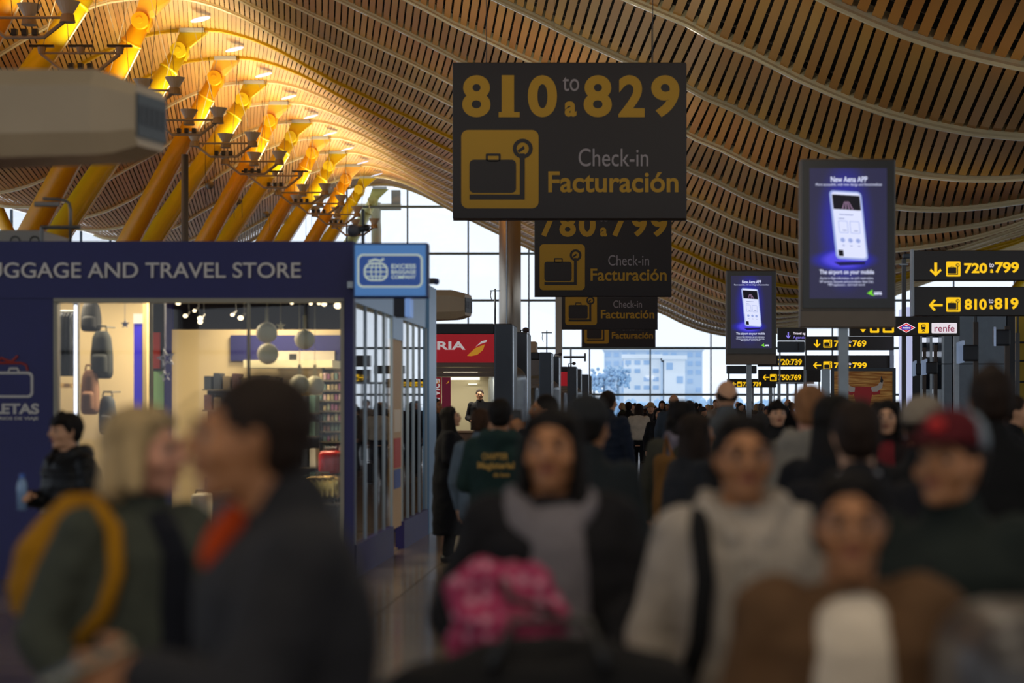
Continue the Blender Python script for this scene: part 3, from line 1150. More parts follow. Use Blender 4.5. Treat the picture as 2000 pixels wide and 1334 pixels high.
def totem(Y, L, R, T, B, label, yaw=0.0):
    """measured on the first totem: body 1563..1748 x 310..640, with the glass 1575..1750 x 312..602"""
    t = thing('advertising_totem', label, 'screen', (PX((L + R) / 2, Y), Y, 0), group='digital advertising totems')
    x0, x1, z1, z0 = PX(L, Y), PX(R, Y), PZ(T, Y), PZ(B, Y)
    ux = (x1 - x0) / 185.0
    uz = (z1 - z0) / 330.0
    X = lambda p: x0 + (p - 1563) * ux
    Z = lambda p: z1 - (p - 310) * uz
    MB().rbox(x0, x1, Y, Y + 0.24, z0, z1, 0.012, 1).obj('housing', M_totem, t)
    MB().rbox(X(1567), X(1747), Y - 0.012, Y + 0.02, Z(603), Z(312), 0.006, 1).obj('black_bezel', mat('bezel_black', '#050506', 0.25), t)
    MB().box(X(1581), X(1731), Y - 0.016, Y, Z(583), Z(329)).obj('display', M_screen, t)
    MB().box(x0, x1, Y - 0.006, Y + 0.01, Z(607), Z(605)).obj('seam', M_black, t)
    Yf = Y - 0.017
    w = lambda s, a, b, c, d, bold=0.0, m=M_adwhite: text(s, X(a), X(b), Z(d), Z(c), Yf, m, t, bold, depth=0.002)
    w('New Aena APP', 1622, 1693, 345, 356, 0.015)
    w('More accessible, with new design and functionalities', 1593, 1721, 358, 365, -0.004)
    w('The airport on your mobile', 1600, 1706, 527, 538, 0.015)
    w('Access to flight information, car park reservations,', 1601, 1705, 541, 547, -0.004)
    w('VIP services, discounts and promotions. Aena Club.', 1600, 1705, 548, 554, -0.004)
    w('PRM application... and much more!', 1617, 1688, 554, 560, -0.004)
    w('aena', 1706, 1721, 570, 576, 0.03)
    MB().poly([(X(1692), Z(573)), (X(1703), Z(566)), (X(1702), Z(573)), (X(1707), Z(579))][::-1], Yf - .001, 0.002).obj('arrow_logo', M_adgreen, t)
    # tilted phone picture
    def tilt(px, py):
        cx, cy = 1657, 440
        a = radians(6.0)
        dx, dy = px - cx, py - cy
        return (X(cx + dx * cos(a) + dy * sin(a) * -1 * -1), Z(cy - dx * sin(a) * -1 * 0.55 + dy * cos(a)))
    def rr(a, b, c, d, r, n=4):
        pts = []
        for ccx, ccy, a0 in ((b - r, c + r, -90), (b - r, d - r, 0), (a + r, d - r, 90), (a + r, c + r, 180)):
            for i in range(n + 1):
                q = radians(a0 + 90 * i / n)
                pts.append(tilt(ccx + r * cos(q), ccy + r * sin(q)))
        return pts
    MB().poly([(X(1628), Z(512)), (X(1640), Z(519)), (X(1688), Z(517)), (X(1690), Z(511))], Yf - .0005, .001).obj('phone_shadow', M_adfloor, t)
    MB().poly(rr(1625, 1688, 373, 508, 8), Yf - .0015, .001).obj('phone_case', M_adpale, t)
    MB().poly(rr(1629, 1685, 376, 504, 6), Yf - .0025, .001).obj('phone_face', M_adwhite, t)
    MB().poly(rr(1630, 1684, 381, 410, 1), Yf - .0035, .001).obj('phone_header', M_addark, t)
    for q in (-3, -1, 1, 3):
        MB().poly([tilt(1657 + q * 1.2, 394), tilt(1657 + q * 1.2 + 1.2, 394), tilt(1657 + q * 3.4 + 1.6, 409), tilt(1657 + q * 3.4, 409)], Yf - .0045, .001).obj('light_trail', M_adpink, t)
    for a, b, c, d in ((1637, 1655, 432, 456), (1659, 1678, 432, 456)):
        MB().frame(rr(a, b, c, d, 2), rr(a + 1, b - 1, c + 1, d - 1, 1.5), Yf - .0035, .001).obj('app_card', M_adpale, t)
    for c in (1642, 1657, 1672):
        MB().poly([tilt(c + 4.5 * cos(q * pi / 8), 470 + 4.5 * sin(q * pi / 8)) for q in range(16)], Yf - .0035, .001).obj('app_button', M_adpale, t)
    for q, (a, b, c) in enumerate(((1640, 1668, 419), (1638, 1650, 427), (1644, 1652, 450), (1666, 1674, 450), (1640, 1645, 480), (1655, 1660, 480), (1670, 1675, 480))):
        MB().poly(rr(a, b, c, c + 1.4, 0.5, 1), Yf - .0036, .001).obj('text_line', M_adline, t)
    MB().poly(rr(1631, 1641, 490, 502, 1), Yf - .0036, .001).obj('app_icon', M_addark, t)
    # pole and foot
    xm = X(1649)
    hw = 9.0 * ux
    MB().box(xm - hw, xm + hw, Y + 0.07, Y + 0.19, 0.02, z0 + 0.01).obj('pole', mat('galvanised_pole', '#8d99a3', 0.4, metal=0.5, noise=0.08), t)
    MB().rbox(xm - 0.3, xm + 0.3, Y - 0.15, Y + 0.4, 0.0, 0.03, 0.008, 1).obj('foot_plate', M_steel, t)


totem(21.0, 1563, 1749, 310, 640, 'larger advertising totem screen on a pole, nearer of the two')
totem(40.0, 1418, 1516, 528, 712, 'smaller advertising totem screen farther down the hall')


# ------------------------------------------------------------------ lit direction signs
def arrow(kind, a, b, c, d, Y, m, parent):
    """shape box in px"""
    cx, cy = (a + b) / 2, (c + d) / 2
    w, h = (b - a) / 2, (d - c) / 2
    s = h * 0.2
    if kind == 'down':
        pts = [(-s, -h), (s, -h), (s, h * .35), (w * .8, -h * .1), (w, h * .15), (0, h), (-w, h * .15), (-w * .8, -h * .1), (-s, h * .35)]
    elif kind == 'left':
        s = h * 0.2
        pts = [(w, -s), (w, s), (-w * .45, s), (0.05 * w, h * .85), (-w * .3, h), (-w, 0), (-w * .3, -h), (0.05 * w, -h * .85), (-w * .45, -s)]
    P = [(PX(cx + p, Y), PZ(cy + q, Y)) for p, q in pts]
    MB().poly(P, Y - 0.008, 0.007).obj('arrow', m, parent)


def mini_picto(a, b, c, d, Y, parent, my=None, mk=None):
    my = my or M_lityel
    mk = mk or M_litdark
    X = lambda p: PX(a + (p - 901) * (b - a) / 151.0, Y)
    Z = lambda p: PZ(c + (p - 254) * (d - c) / 153.0, Y)
    pictogram(X, Z, Y - 0.001, parent, my, mk, 0.006)


def lit_sign(label, Y, L, R, T, B, arrow_kind=None, arrow_box=None, picto=None, words=(), posts=()):
    t = thing('direction_sign', label, 'sign', (PX((L + R) / 2, Y), Y, 0), group='lit direction signs')
    MB().rbox(PX(L, Y), PX(R, Y), Y, Y + 0.18, PZ(B, Y), PZ(T, Y), 0.01, 1).obj('sign_body', M_litdark, t)
    if arrow_kind: arrow(arrow_kind, *arrow_box, Y, M_lityel, t)
    if picto: mini_picto(*picto, Y, t)
    for s, a, b, c, d, m, bold in words:
        textp(s, a, b, c, d, Y - 0.001, {'y': M_lityel, 'w': M_litwhite, 'v': glow('lit_violet', '#9a8cff', 0.8)}[m], t, bold, plane=Y)
    for x in posts:
        pw = .05 if Y < 60 else .025
        MB().box(PX(x, Y) - pw, PX(x, Y) + pw, Y + 0.02, Y + 0.14, 0.0, PZ(T, Y) - 0.02).obj('post', M_steel, t)
    return t


Y = 32.0
lit_sign('lit sign with down arrow reading 720 to 799, topmost right', Y, 1784, 2062, 489, 548, 'down', (1816, 1839, 513, 540), (1848, 1876, 511, 540),
         (('720', 1883, 1928, 514, 534, 'y', .032), ('to', 1932, 1941, 514, 522, 'w', .0), ('a', 1934, 1940, 526, 533, 'y', .03), ('799', 1943, 1990, 512, 533, 'y', .032)),
         posts=(2058,))
lit_sign('lit sign with left arrow reading 810 to 819, below the topmost', Y + 0.2, 1786, 2062, 560, 617, 'left', (1814, 1841, 585, 607), (1848, 1876, 581, 609),
         (('810', 1884, 1927, 584, 605, 'y', .032), ('to', 1931, 1940, 584, 592, 'w', .0), ('a', 1933, 1939, 596, 604, 'y', .03), ('819', 1942, 1989, 582, 604, 'y', .032)),
         posts=(2050,))
for o_ in [o for o in COL.objects if o.get('label', '').endswith('topmost right')]:
    MB().box(PX(1780.5, 32), PX(1784.5, 32), 31.98, 32.2, PZ(617, 32), PZ(487, 32)).obj('end_plate', M_steel, o_)
# metro / train sign
Y = 40.5
t = lit_sign('lit transport sign with metro diamond, train symbol and white plate', Y, 1660, 1875, 618, 656, None, None, None, posts=(1869,))
mb = lambda pts, n, m, dd=0.0: MB().poly([(PX(a, Y), PZ(b, Y)) for a, b in pts], Y - 0.008 - dd, 0.006).obj(n, m, t)
mb([(1752, 640), (1770, 650), (1788, 640), (1770, 630)], 'diamond_border', M_litwhite)
mb([(1754.5, 640), (1770, 648.6), (1785.5, 640), (1770, 631.4)], 'red_diamond', glow('lit_red', '#e0242c', 0.95), .003)
mb([(1760, 640), (1770, 645.6), (1780, 640), (1770, 634.4)], 'diamond_centre', M_litwhite, .006)
mb([(1761, 644), (1779, 644), (1779, 636.5), (1761, 636.5)], 'blue_bar', glow('lit_blue', '#2a35b8', 0.9), .009)
textp('metro', 1763, 1777, 638.2, 642.2, Y - 0.019, M_litwhite, t, 0.02, plane=Y)
MB().poly(rrect(PX(1793, Y), PX(1814, Y), PZ(651, Y), PZ(630, Y), 0.02), Y - .008, .007).obj('train_tile', M_lityel, t)
MB().poly(rrect(PX(1799.5, Y), PX(1807.5, Y), PZ(643.5, Y), PZ(633.5, Y), 0.025), Y - .012, .004).obj('train_symbol', M_litdark, t)
MB().poly(rrect(PX(1801, Y), PX(1806, Y), PZ(638.5, Y), PZ(635.5, Y), 0.005), Y - .014, .002).obj('train_window', M_lityel, t)
mb([(1799, 649), (1801, 649), (1808, 643.5), (1806, 643.5)][::-1], 'track_symbol', M_litdark, .004)
mb([(1806, 649), (1808, 649), (1801, 643.5), (1799, 643.5)][::-1], 'track_symbol', M_litdark, .0045)
MB().poly(rrect(PX(1819.5, Y), PX(1869, Y), PZ(651, Y), PZ(630.5, Y), 0.02), Y - .008, .007).obj('white_plate', glow('lit_plate', '#efe6ee', .9), t)
textp('renfe', 1825, 1864, 634, 648, Y - 0.009, glow('lit_maroon', '#93184a', .8), t, 0.0, plane=Y)
for a, b in ((1699, 1717), (1724, 1746)):
    MB().poly(rrect(PX(a, Y), PX(b, Y), PZ(650, Y), PZ(631, Y), 0.02), Y - .008, .007).obj('symbol_tile', M_lityel, t)
MB().poly(rrect(PX(1703, Y), PX(1713, Y), PZ(646, Y), PZ(636, Y), 0.01), Y - .012, .004).obj('bus_symbol', M_litdark, t)
MB().poly(rrect(PX(1728, Y), PX(1742, Y), PZ(646, Y), PZ(640, Y), 0.01), Y - .012, .004).obj('car_symbol', M_litdark, t)
mb([(1680, 643), (1685.5, 650), (1691, 643)], 'arrow', M_lityel)

Y = 53.0
lit_sign('lit sign with down arrow reading 720 to 769 behind the totem pole', Y, 1573, 1746, 657, 684, 'down', (1589, 1602.5, 663, 679), (1608, 1625, 663, 679),
         (('720', 1629, 1656, 665, 677.5, 'y', .032), ('to', 1657.5, 1662.5, 665, 670, 'w', .0), ('a', 1658, 1662, 672.5, 677, 'y', .03), ('769', 1665, 1692, 664.5, 677.5, 'y', .032)),
         posts=(1742,))
lit_sign('lit sign with left arrow reading 780 to 799 above the bull poster', Y + 0.2, 1573, 1746, 694, 722, 'left', (1588, 1604, 707, 720), (1608, 1625, 706, 722.5),
         (('780', 1629, 1656, 708, 720, 'y', .032), ('to', 1657.5, 1662.5, 708, 713, 'w', .0), ('a', 1658, 1662, 716, 720, 'y', .03), ('799', 1665, 1693, 708, 720, 'y', .032)), posts=(1738,))
Y = 61.0
lit_sign('dark travel agencies sign with violet down arrow', Y, 1519, 1576, 640, 665, None, None, None,
         (('Travel ag', 1549, 1573, 648.5, 655, 'w', .02), ('Agencia', 1549, 1574, 656, 663.5, 'v', .0)), posts=(1574.5, ))
Y = 73.5
lit_sign('lit sign reading 720:739 beside the smaller totem', Y, 1480, 1572, 694, 716, None, None, None,
         (('720:739', 1519.5, 1566, 701.5, 713, 'y', .032),), posts=(1571,))
lit_sign('lit sign with left arrow reading 750:769', Y + 0.2, 1481, 1603, 722, 746, 'left', (1490, 1502.5, 731.5, 743), (1504, 1517, 731, 744.5),
         (('750:769', 1520, 1565, 731.5, 742.5, 'y', .032),), posts=(1600,))
Y = 94.6
lit_sign('farthest lit sign with left arrow reading 720 739', Y, 1420, 1516, 740, 757, 'left', (1430, 1438, 746, 754), (1440, 1449, 745.5, 755),
         (('720', 1451, 1467, 746, 754.5, 'y', .032), ('739', 1471, 1487, 746, 754.5, 'y', .032)), posts=(1424, 1512))
# violet arrow on the travel sign
tr = [o for o in COL.objects if o.get('label', '').startswith('dark travel agencies')][0]
arrow('down', 1535, 1544, 649, 661.5, 61.0, glow('lit_violet', '#9a8cff', 0.8), tr)


# ------------------------------------------------------------------ ventilation ducts that reach into the aisle
def duct(Yc, xl, label, scale=1.0, post=True):
    """duct whose slotted end faces the aisle"""
    xe = -2.71
    t = thing('ventilation_duct', label, 'duct', (xe, Yc, 0), group='ventilation ducts over the counters')
    z1, zb0, zb1 = 3.51, 3.06, 2.92
    mb = MB()
    rows = []
    # (x, top z, bottom z, half depth)
    for x, zt, zb, hd in ((xe, 3.44, 3.10, 0.20), (xe - 0.14, 3.49, 3.05, 0.26), (xe - 0.22, 3.51, 3.04, 0.29), (xl, 3.51, 2.93, 0.42)):
        h = zt - zb
        row = []
        for p, q in ((-1, .25), (-1, .8), (-.8, 1), (.8, 1), (1, .8), (1, .25), (.75, 0), (-.75, 0)):
            row.append(mb.bm.verts.new((x + ((p - 1) * 0.045 if x > xe - .5 else 0), Yc + p * hd, zb + q * h)))
        rows.append(row)
    for A, B in zip(rows, rows[1:]):
        for i in range(8):
            mb.bm.faces.new((A[i], A[(i + 1) % 8], B[(i + 1) % 8], B[i]))
    mb.bm.faces.new(rows[0]); mb.bm.faces.new(rows[-1][::-1])
    mb.obj('casing', M_beige, t)
    sl = Vector((0.045, 0.20, 0)).normalized()
    nn = Vector((sl.y, -sl.x, 0))
    c0 = Vector((xe - .045, Yc, 0))

    def plate(u0, u1, z0, z1, d0, d1):
        m_ = MB()
        for u, dd in ((u0, d0), (u1, d0), (u1, d1), (u0, d1)):
            pass
        P = [c0 + sl * u + nn * dd for u, dd in ((u0, d0), (u1, d0), (u1, d1), (u0, d1))]
        vv = [m_.bm.verts.new((p.x, p.y, z)) for z in (z0, z1) for p in P]
        for f in ((0, 3, 2, 1), (4, 5, 6, 7), (0, 1, 5, 4), (1, 2, 6, 5), (2, 3, 7, 6), (3, 0, 4, 7)):
            m_.bm.faces.new([vv[q] for q in f])
        return m_
    plate(-0.18, 0.18, 3.15, 3.39, -0.01, 0.012).obj('grille', mat('duct_grille', '#4a5358', 0.5), t)
    for i in range(5):
        u = -0.13 + i * 0.065
        plate(u - .018, u + .018, 3.22, 3.33, 0.01, 0.018).obj('air_slot', M_black, t)
    if post:
        px = xl + 0.25
        MB().box(px - 0.09, px + 0.09, Yc - 0.09, Yc + 0.09, 0, 3.0).obj('support_post', M_greypaint, t)


duct(11.3, -6.2, 'large blurred beige duct with slotted end above the blue shop')
duct(32.5, -5.4, 'small beige duct end above the red airline counter')


# ------------------------------------------------------------------ luggage shop
YF, XS, YB = 18.9, -2.69, 25.5


def star_outline(cx, cz, r, rot=0.0):
    return [(cx + (r if i % 2 == 0 else r * 0.42) * cos(pi / 2 + rot + i * pi / 5), cz + (r if i % 2 == 0 else r * 0.42) * sin(pi / 2 + rot + i * pi / 5)) for i in range(10)]


def shop():
    t = thing('luggage_shop', 'navy luggage and travel store kiosk with lit window', 'shop', (XS, YF, 0))
    XW = -11.0
    zf0, zf1 = 2.66, 3.2
    MB().box(XW, XS, YF, YF + 0.12, zf0, zf1).obj('front_fascia', M_navy, t)
    mw = mat('shop_letter_grey', '#e4e0dc', 0.45)
    textp('LUGGAGE AND TRAVEL STORE', -44, 588, 513, 543, YF - 0.002, mw, t, 0.006, plane=YF, depth=0.02)
    # pillars
    xa, xb = PX(105, YF), PX(672, YF)
    MB().box(XW, xa, YF + 0.02, YF + 0.12, 0, zf0).obj('left_panel', M_navy, t)
    MB().box(xb, XS, YF, YF + 0.12, 0, zf0).obj('corner_post', M_navy, t)
    # window frame
    fr = 0.035
    MB().box(xa, xb, YF - 0.01, YF + 0.1, zf0 - fr * 1.2, zf0).obj('frame_head', M_frame, t)
    MB().box(xa, xa + fr, YF - 0.01, YF + 0.1, 0.3, zf0 - fr).obj('frame_jamb', M_frame, t)
    MB().box(xb - fr, xb, YF - 0.01, YF + 0.1, 0.3, zf0 - fr).obj('frame_jamb', M_frame, t)
    MB().box(xa, xb, YF - 0.01, YF + 0.12, 0.0, 0.3).obj('plinth', M_navy, t)
    xs = [xa + fr, PX(293, YF), PX(484, YF), xb - fr]
    for x in xs[1:-1]:
        MB().box(x - 0.012, x + 0.012, YF + 0.02, YF + 0.07, 0.3, zf0 - fr).obj('glazing_bar', M_frame, t)
    for a, b in zip(xs, xs[1:]):
        mb = MB()
        mb.bm.faces.new([mb.bm.verts.new(p) for p in ((a, YF + 0.04, 0.3), (b, YF + 0.04, 0.3), (b, YF + 0.04, zf0 - fr), (a, YF + 0.04, zf0 - fr))])
        mb.obj('pane', M_glass_shop, t)
    # maletas logo on left panel
    mg = mat('shop_print_grey', '#cfccc8', 0.5)
    mr = mat('shop_print_red', '#a63a30', 0.5)
    Yp = YF + 0.012
    X = lambda p: PX(p, YF)
    Z = lambda p: PZ(p, YF)
    MB().frame(rrect(X(-42), X(64), Z(777), Z(726), 0.05), rrect(X(-37), X(59), Z(772), Z(731), 0.035), Yp, 0.008).obj('suitcase_outline', mg, t)
    MB().tube([(X(16), Yp, Z(727)), (X(18), Yp, Z(720)), (X(33), Yp, Z(720)), (X(36), Yp, Z(727))], 0.012, 6).obj('suitcase_handle_outline', mg, t)
    MB().tube([(X(-30), Yp, Z(709)), (X(40), Yp, Z(709)), (X(50), Yp, Z(713)), (X(53), Yp, Z(724))], 0.012, 6).obj('red_ribbon_line', mr, t)
    MB().tube([(X(-6), Yp, Z(707)), (X(2), Yp, Z(699)), (X(12), Yp, Z(704)), (X(22), Yp, Z(706)), (X(34), Yp, Z(695))], 0.013, 6).obj('red_ribbon_bow', mr, t)
    textp('MALETAS', -62, 75, 788, 809, Yp + .008, mg, t, 0.04, plane=YF)
    textp('Y ACCESORIOS DE VIAJE', -62, 74, 814, 822, Yp + .008, mg, t, 0.02, plane=YF)
    # side glass wall along the aisle
    MB().box(XS - 0.06, XS, YF + 0.121, YB - 0.001, zf0 - 0.03, zf1).obj('side_fascia', M_fascia, t)
    MB().box(XS - 0.08, XS + 0.02, YF + 0.12, 21.9, 0, 0.32).obj('side_plinth', M_navy, t)
    MB().box(XS - 0.08, XS + 0.02, 22.85, YB + 0.1, 0, 0.32).obj('side_plinth', M_navy, t)
    ys = [19.05, 19.8, 20.6, 21.25, 21.9, 22.85, 23.45, 24.05, 24.7, YB]
    for y in ys:
        MB().box(XS - 0.02, XS + 0.006, y - 0.012, y + 0.012, 0.32, zf0 - 0.03).obj('side_mullion', mat('shop_mullion', '#9fb0c0', 0.35, metal=0.4), t)
    for a, b in zip(ys, ys[1:]):
        if a == 21.9: continue
        mb = MB()
        mb.bm.faces.new([mb.bm.verts.new(p) for p in ((XS - 0.01, a, 0.32), (XS - 0.01, b, 0.32), (XS - 0.01, b, zf0 - .03), (XS - 0.01, a, zf0 - .03))])
        mb.obj('side_pane', M_glass_side, t)
    MB().box(XS - 0.05, XS + 0.0, 21.95, 22.75, 0.28, zf0 - 0.28).obj('door_panel', mat('door_cream', '#c9a878', 0.5), t)
    MB().box(XS - 0.06, XS + 0.01, 21.9, 22.85, zf0 - 0.28, zf0 - 0.03).obj('door_header', M_fascia, t)
    for z0, z1, c in ((0.95, 1.28, '#c23a2a'), (0.72, 0.93, '#3d59a8'), (1.35, 1.6, '#e7d9c2')):
        MB().box(XS + 0.0, XS + 0.006, 22.05, 22.65, z0, z1).obj('door_sticker', mat('sticker' + c, c, 0.5), t)
    MB().box(XS - 0.2, XS + 0.03, YB, YB + 0.9, 0, zf1 - .02).obj('end_post', M_fascia, t)
    # shell
    MB().box(XW, XS - 0.2, YB + 0.0, YB + 0.1, 0, zf1).obj('back_wall', mat('dark_back_panel', '#1c1c34', .6), t)
    MB().box(XW, XS - 0.05, YF + 0.12, YB, 3.02, 3.12).obj('shop_ceiling', mat('shop_ceiling', '#23232b', 0.7), t)
    MB().box(XW, XS - 0.05, YF + 0.12, YB, 0.0, 0.02).obj('shop_floor', mat('shop_floor', '#8d7c66', 0.3), t)
    # left display bay: back panel, side, led strip
    xd = X(290)
    MB().box(PX(60, 21.4), PX(276, 21.4), 21.4, 21.48, 0.02, 3.0).obj('cream_display_wall', M_cream, t)
    MB().box(PX(148, 19.5), PX(156, 19.5), 19.42, 19.5, 0.02, 3.02).obj('bay_divider', mat('divider_grey', '#8f8d88', .5), t)
    MB().box(PX(147, 19.4), PX(151, 19.4), 19.36, 19.39, 1.45, 2.62).obj('led_strip', glow('led_white', '#eef0ff', 2.2), t)
    MB().box(PX(112, 20.6), PX(148, 20.6), 20.0, 20.9, 1.83, 1.87).obj('shelf', mat('warm_shelf', '#caa868', 0.5), t)
    MB().box(PX(266, 20.9), PX(281, 20.9), 20.8, 20.9, 0.02, 2.5).obj('blue_lit_column', mat('blue_column', '#3a2fd0', 0.4, emit='#3a2fd0', estr=0.25), t)
    MB().box(PX(283, 20.9), PX(291, 20.9), 20.8, 20.9, 0.02, 3.0).obj('cream_column', mat('cream_lit', '#d8c490', 0.5), t)
    MB().box(PX(266, 20.9), PX(283, 20.9), 20.78, 20.9, 2.50, 2.60).obj('column_lamp', glow('column_lamp', '#fff3cf', 1.2), t)
    # back partition
    Yw = 23.2
    MB().box(PX(336, Yw), PX(668, Yw), Yw, Yw + 0.08, 0.02, PZ(644, Yw)).obj('cream_partition', M_cream, t)
    MB().box(PX(322, Yw), PX(336, Yw), Yw - .02, Yw + 0.1, 0.02, 3.0).obj('navy_partition_edge', M_navy, t)
    MB().box(PX(452, Yw), PX(668, Yw), Yw - 0.05, Yw, PZ(705, Yw), PZ(655, Yw)).obj('navy_picture_panel', M_navy, t)
    MB().box(PX(541, Yw), PX(656, Yw), Yw - 0.1, Yw - 0.05, PZ(704, Yw), PZ(686, Yw)).obj('pale_banner', mat('banner_pale', '#b5ada4', 0.6), t)
    MB().box(PX(568, Yw), PX(582, Yw), Yw - 0.11, Yw - 0.1, PZ(704, Yw), PZ(692, Yw)).obj('dark_square', M_black, t)
    MB().box(PX(500, Yw), PX(668, Yw), Yw - 0.75, Yw - 0.1, PZ(720, Yw), PZ(706, Yw)).obj('shelf_canopy', mat('canopy_cream', '#e8dcae', 0.5, emit='#e8dcae', estr=0.25), t)
    MB().box(PX(300, 23.9), PX(320, 23.9), 23.9, 24.0, PZ(800, 23.9), PZ(725, 23.9)).obj('mint_panel', mat('mint_panel', '#9fd6a0', 0.6), t)
    MB().box(PX(297, 23.9), PX(316, 23.9), 23.8, 23.85, PZ(720, 23.9), PZ(650, 23.9)).obj('red_poster', mat('red_poster', '#a82a25', 0.6), t)
    # spot lamps on the ceiling
    for x, y, d, r in ((348, 592, 20.5, 5), (380, 607, 20.9, 3.5), (362, 617, 22, 4.5), (391, 622, 22, 5.5), (391, 629, 22.6, 5), (454, 615, 22.4, 4), (470, 621, 21.5, 5.5),
                       (570, 592, 21, 3.5), (607, 593, 21, 3.5), (623, 592, 20.5, 4), (633, 594, 20.5, 5), (660, 597, 19.4, 7.5)):
        MB().ball((PX(x, d), d, PZ(y, d)), (r * d / F, 0.02, r * d / F * .8), 12, 8).obj('spot_lamp', glow('spot_lamp', '#ffe6b8', 4.0), t, smooth=True)
        MB().cyl((PX(x, d), d + 0.02, PZ(y, d)), (PX(x, d) + .02, d + 0.12, PZ(y, d) + .05), r * d / F * .9, r * d / F * .5, 10).obj('spot_housing', M_black, t)
        MB().cyl((PX(x, d) + .02, d + 0.1, PZ(y, d)), (PX(x, d) + .02, d + 0.1, 3.03), 0.006, n=5).obj('spot_stem', M_black, t)
    for x, y, p in ((-4.6, 20.6, 1.0), (-3.5, 21.3, 0.6), (-6.0, 20.4, 0.5), (-4.2, 22.6, .5), (-7.0, 22.5, .5)):
        area_light('shop_downlight', (x, y, 2.98), (0, 0, 0), 0.5, SHOP_POWER * p, (1.0, 0.80, 0.52))
    # projecting blue logo box
    Yl = 18.55
    lb = thing('logo_lightbox', 'projecting blue lightbox with basket logo at the shop corner', 'sign', (PX(763, Yl), Yl, PZ(582, Yl)))
    x0, x1, z0, z1 = PX(689, Yl), PX(836, Yl), PZ(582, Yl), PZ(474, Yl)
    MB().rbox(x0, x1, Yl, Yl + 0.16, z0, z1, 0.01, 1).obj('box', mat('lightbox_edge', '#1d3f7c', 0.4), lb)
    MB().box(x0 + .02, x1 - .02, Yl - .004, Yl + .01, z0 + .02, z1 - .02).obj('lit_face', mat('lightbox_face', '#4f84c0', 0.35, emit='#4476b4', estr=0.55), lb)
    mw2 = mat('lightbox_white', '#c9d6d0', 0.5, emit='#bfcfc6', estr=0.45)
    MB().poly(rrect(PX(700, Yl), PX(824, Yl), PZ(560, Yl), PZ(498, Yl), .05), Yl - .008, .004).obj('dark_plate', mat('plate_blue', '#2d55a0', 0.4, emit='#2a4f9c', estr=0.4), lb)
    MB().frame(rrect(PX(698, Yl), PX(826, Yl), PZ(562, Yl), PZ(496, Yl), .055), rrect(PX(702, Yl), PX(822, Yl), PZ(558, Yl), PZ(500, Yl), .04), Yl - .012, .006).obj('plate_outline', mw2, lb)
    gx, gy, gw, gh = 734.5, 531, 23.5, 18
    gl = MB()
    gl.frame(rrect(PX(gx - gw, Yl), PX(gx + gw, Yl), PZ(gy + gh, Yl), PZ(gy - gh, Yl), .07), rrect(PX(gx - gw + 3.5, Yl), PX(gx + gw - 3.5, Yl), PZ(gy + gh - 3.5, Yl), PZ(gy - gh + 3.5, Yl), .06), Yl - .014, .006)
    for q in (-10, 0, 10):
        gl.tube([(PX(gx + q * (1 - .35 * abs(v)), Yl), Yl - .012, PZ(gy + v * (gh - 3), Yl)) for v in (-1, -.5, 0, .5, 1)], 0.006, 5)
    for q in (-9, 0, 9):
        gl.tube([(PX(gx + v * (gw - 3), Yl), Yl - .012, PZ(gy + q, Yl)) for v in (-1, 0, 1)], 0.006, 5)
    gl.tube([(PX(720, Yl), Yl - .012, PZ(511, Yl)), (PX(733, Yl), Yl - .012, PZ(507, Yl)), (PX(744, Yl), Yl - .012, PZ(510, Yl)), (PX(750, Yl), Yl - .012, PZ(505, Yl))], 0.011, 6)
    o = gl.obj('basket_emblem', mw2, lb)
    for s, c, d in (('EXCESS', 516, 524.5), ('BAGGAGE', 527, 535), ('COMPANY', 537.5, 545)):
        textp(s, 764.5, 812.5, c, d, Yl - 0.009, mw2, lb, 0.03, plane=Yl)
    MB().box(PX(768, Yl), PX(790, Yl), Yl + .02, Yl + .3, PZ(618, Yl), PZ(583, Yl)).obj('bracket', mat('bracket_navy', '#10182c', 0.5), lb)
    MB().box(PX(790, Yl), PX(800, Yl), Yl + .02, Yl + .3, PZ(618, Yl), PZ(583, Yl)).obj('bracket_screen', mat('bracket_screen', '#7ea6e8', 0.4, emit='#7ea6e8', estr=0.4), lb)
    MB().box(XS - 0.02, x1 - 0.3, Yl + .1, YF + .1, z0 + .1, z0 + .16).obj('fixing_arm', M_steel, lb)
    return t


shop()


# goods in the shop --------------------------------------------------
def suitcase(name, label, x0, x1, y0, y1, z0, z1, m, group=None, ribs=4):
    t = thing(name, label, 'suitcase', ((x0 + x1) / 2, (y0 + y1) / 2, z0), group=group)
    w, d, h = x1 - x0, y1 - y0, z1 - z0
    MB().rbox(x0, x1, y0, y1, z0 + 0.04, z1, min(w, d, h) * 0.2, 3).obj('shell', m, t, smooth=True)
    for i in range(ribs):
        x = x0 + w * (i + 1) / (ribs + 1)
        MB().box(x - 0.008, x + 0.008, y0 - 0.006, y0 + 0.01, z0 + 0.04 + h * .12, z1 - h * .12).obj('rib', m, t)
    MB().tube([((x0 + x1) / 2 - .07, (y0 + y1) / 2, z1 - .01), ((x0 + x1) / 2 - .06, (y0 + y1) / 2, z1 + .03), ((x0 + x1) / 2 + .06, (y0 + y1) / 2, z1 + .03), ((x0 + x1) / 2 + .07, (y0 + y1) / 2, z1 - .01)], 0.01, 6).obj('handle', M_black, t)
    for sx in (x0 + .05, x1 - .05):
        for sy in (y0 + .05, y1 - .05):
            MB().cyl((sx - .012, sy, z0 + .025), (sx + .012, sy, z0 + .025), 0.025, n=10).obj('wheel', M_black, t)
    return t


def spx(name, label, a, b, c, d, Y, depth, m, ribs=4):
    return suitcase(name, label, PX(a, Y), PX(b, Y), Y, Y + depth, PZ(d, Y), PZ(c, Y), m, ribs=ribs)


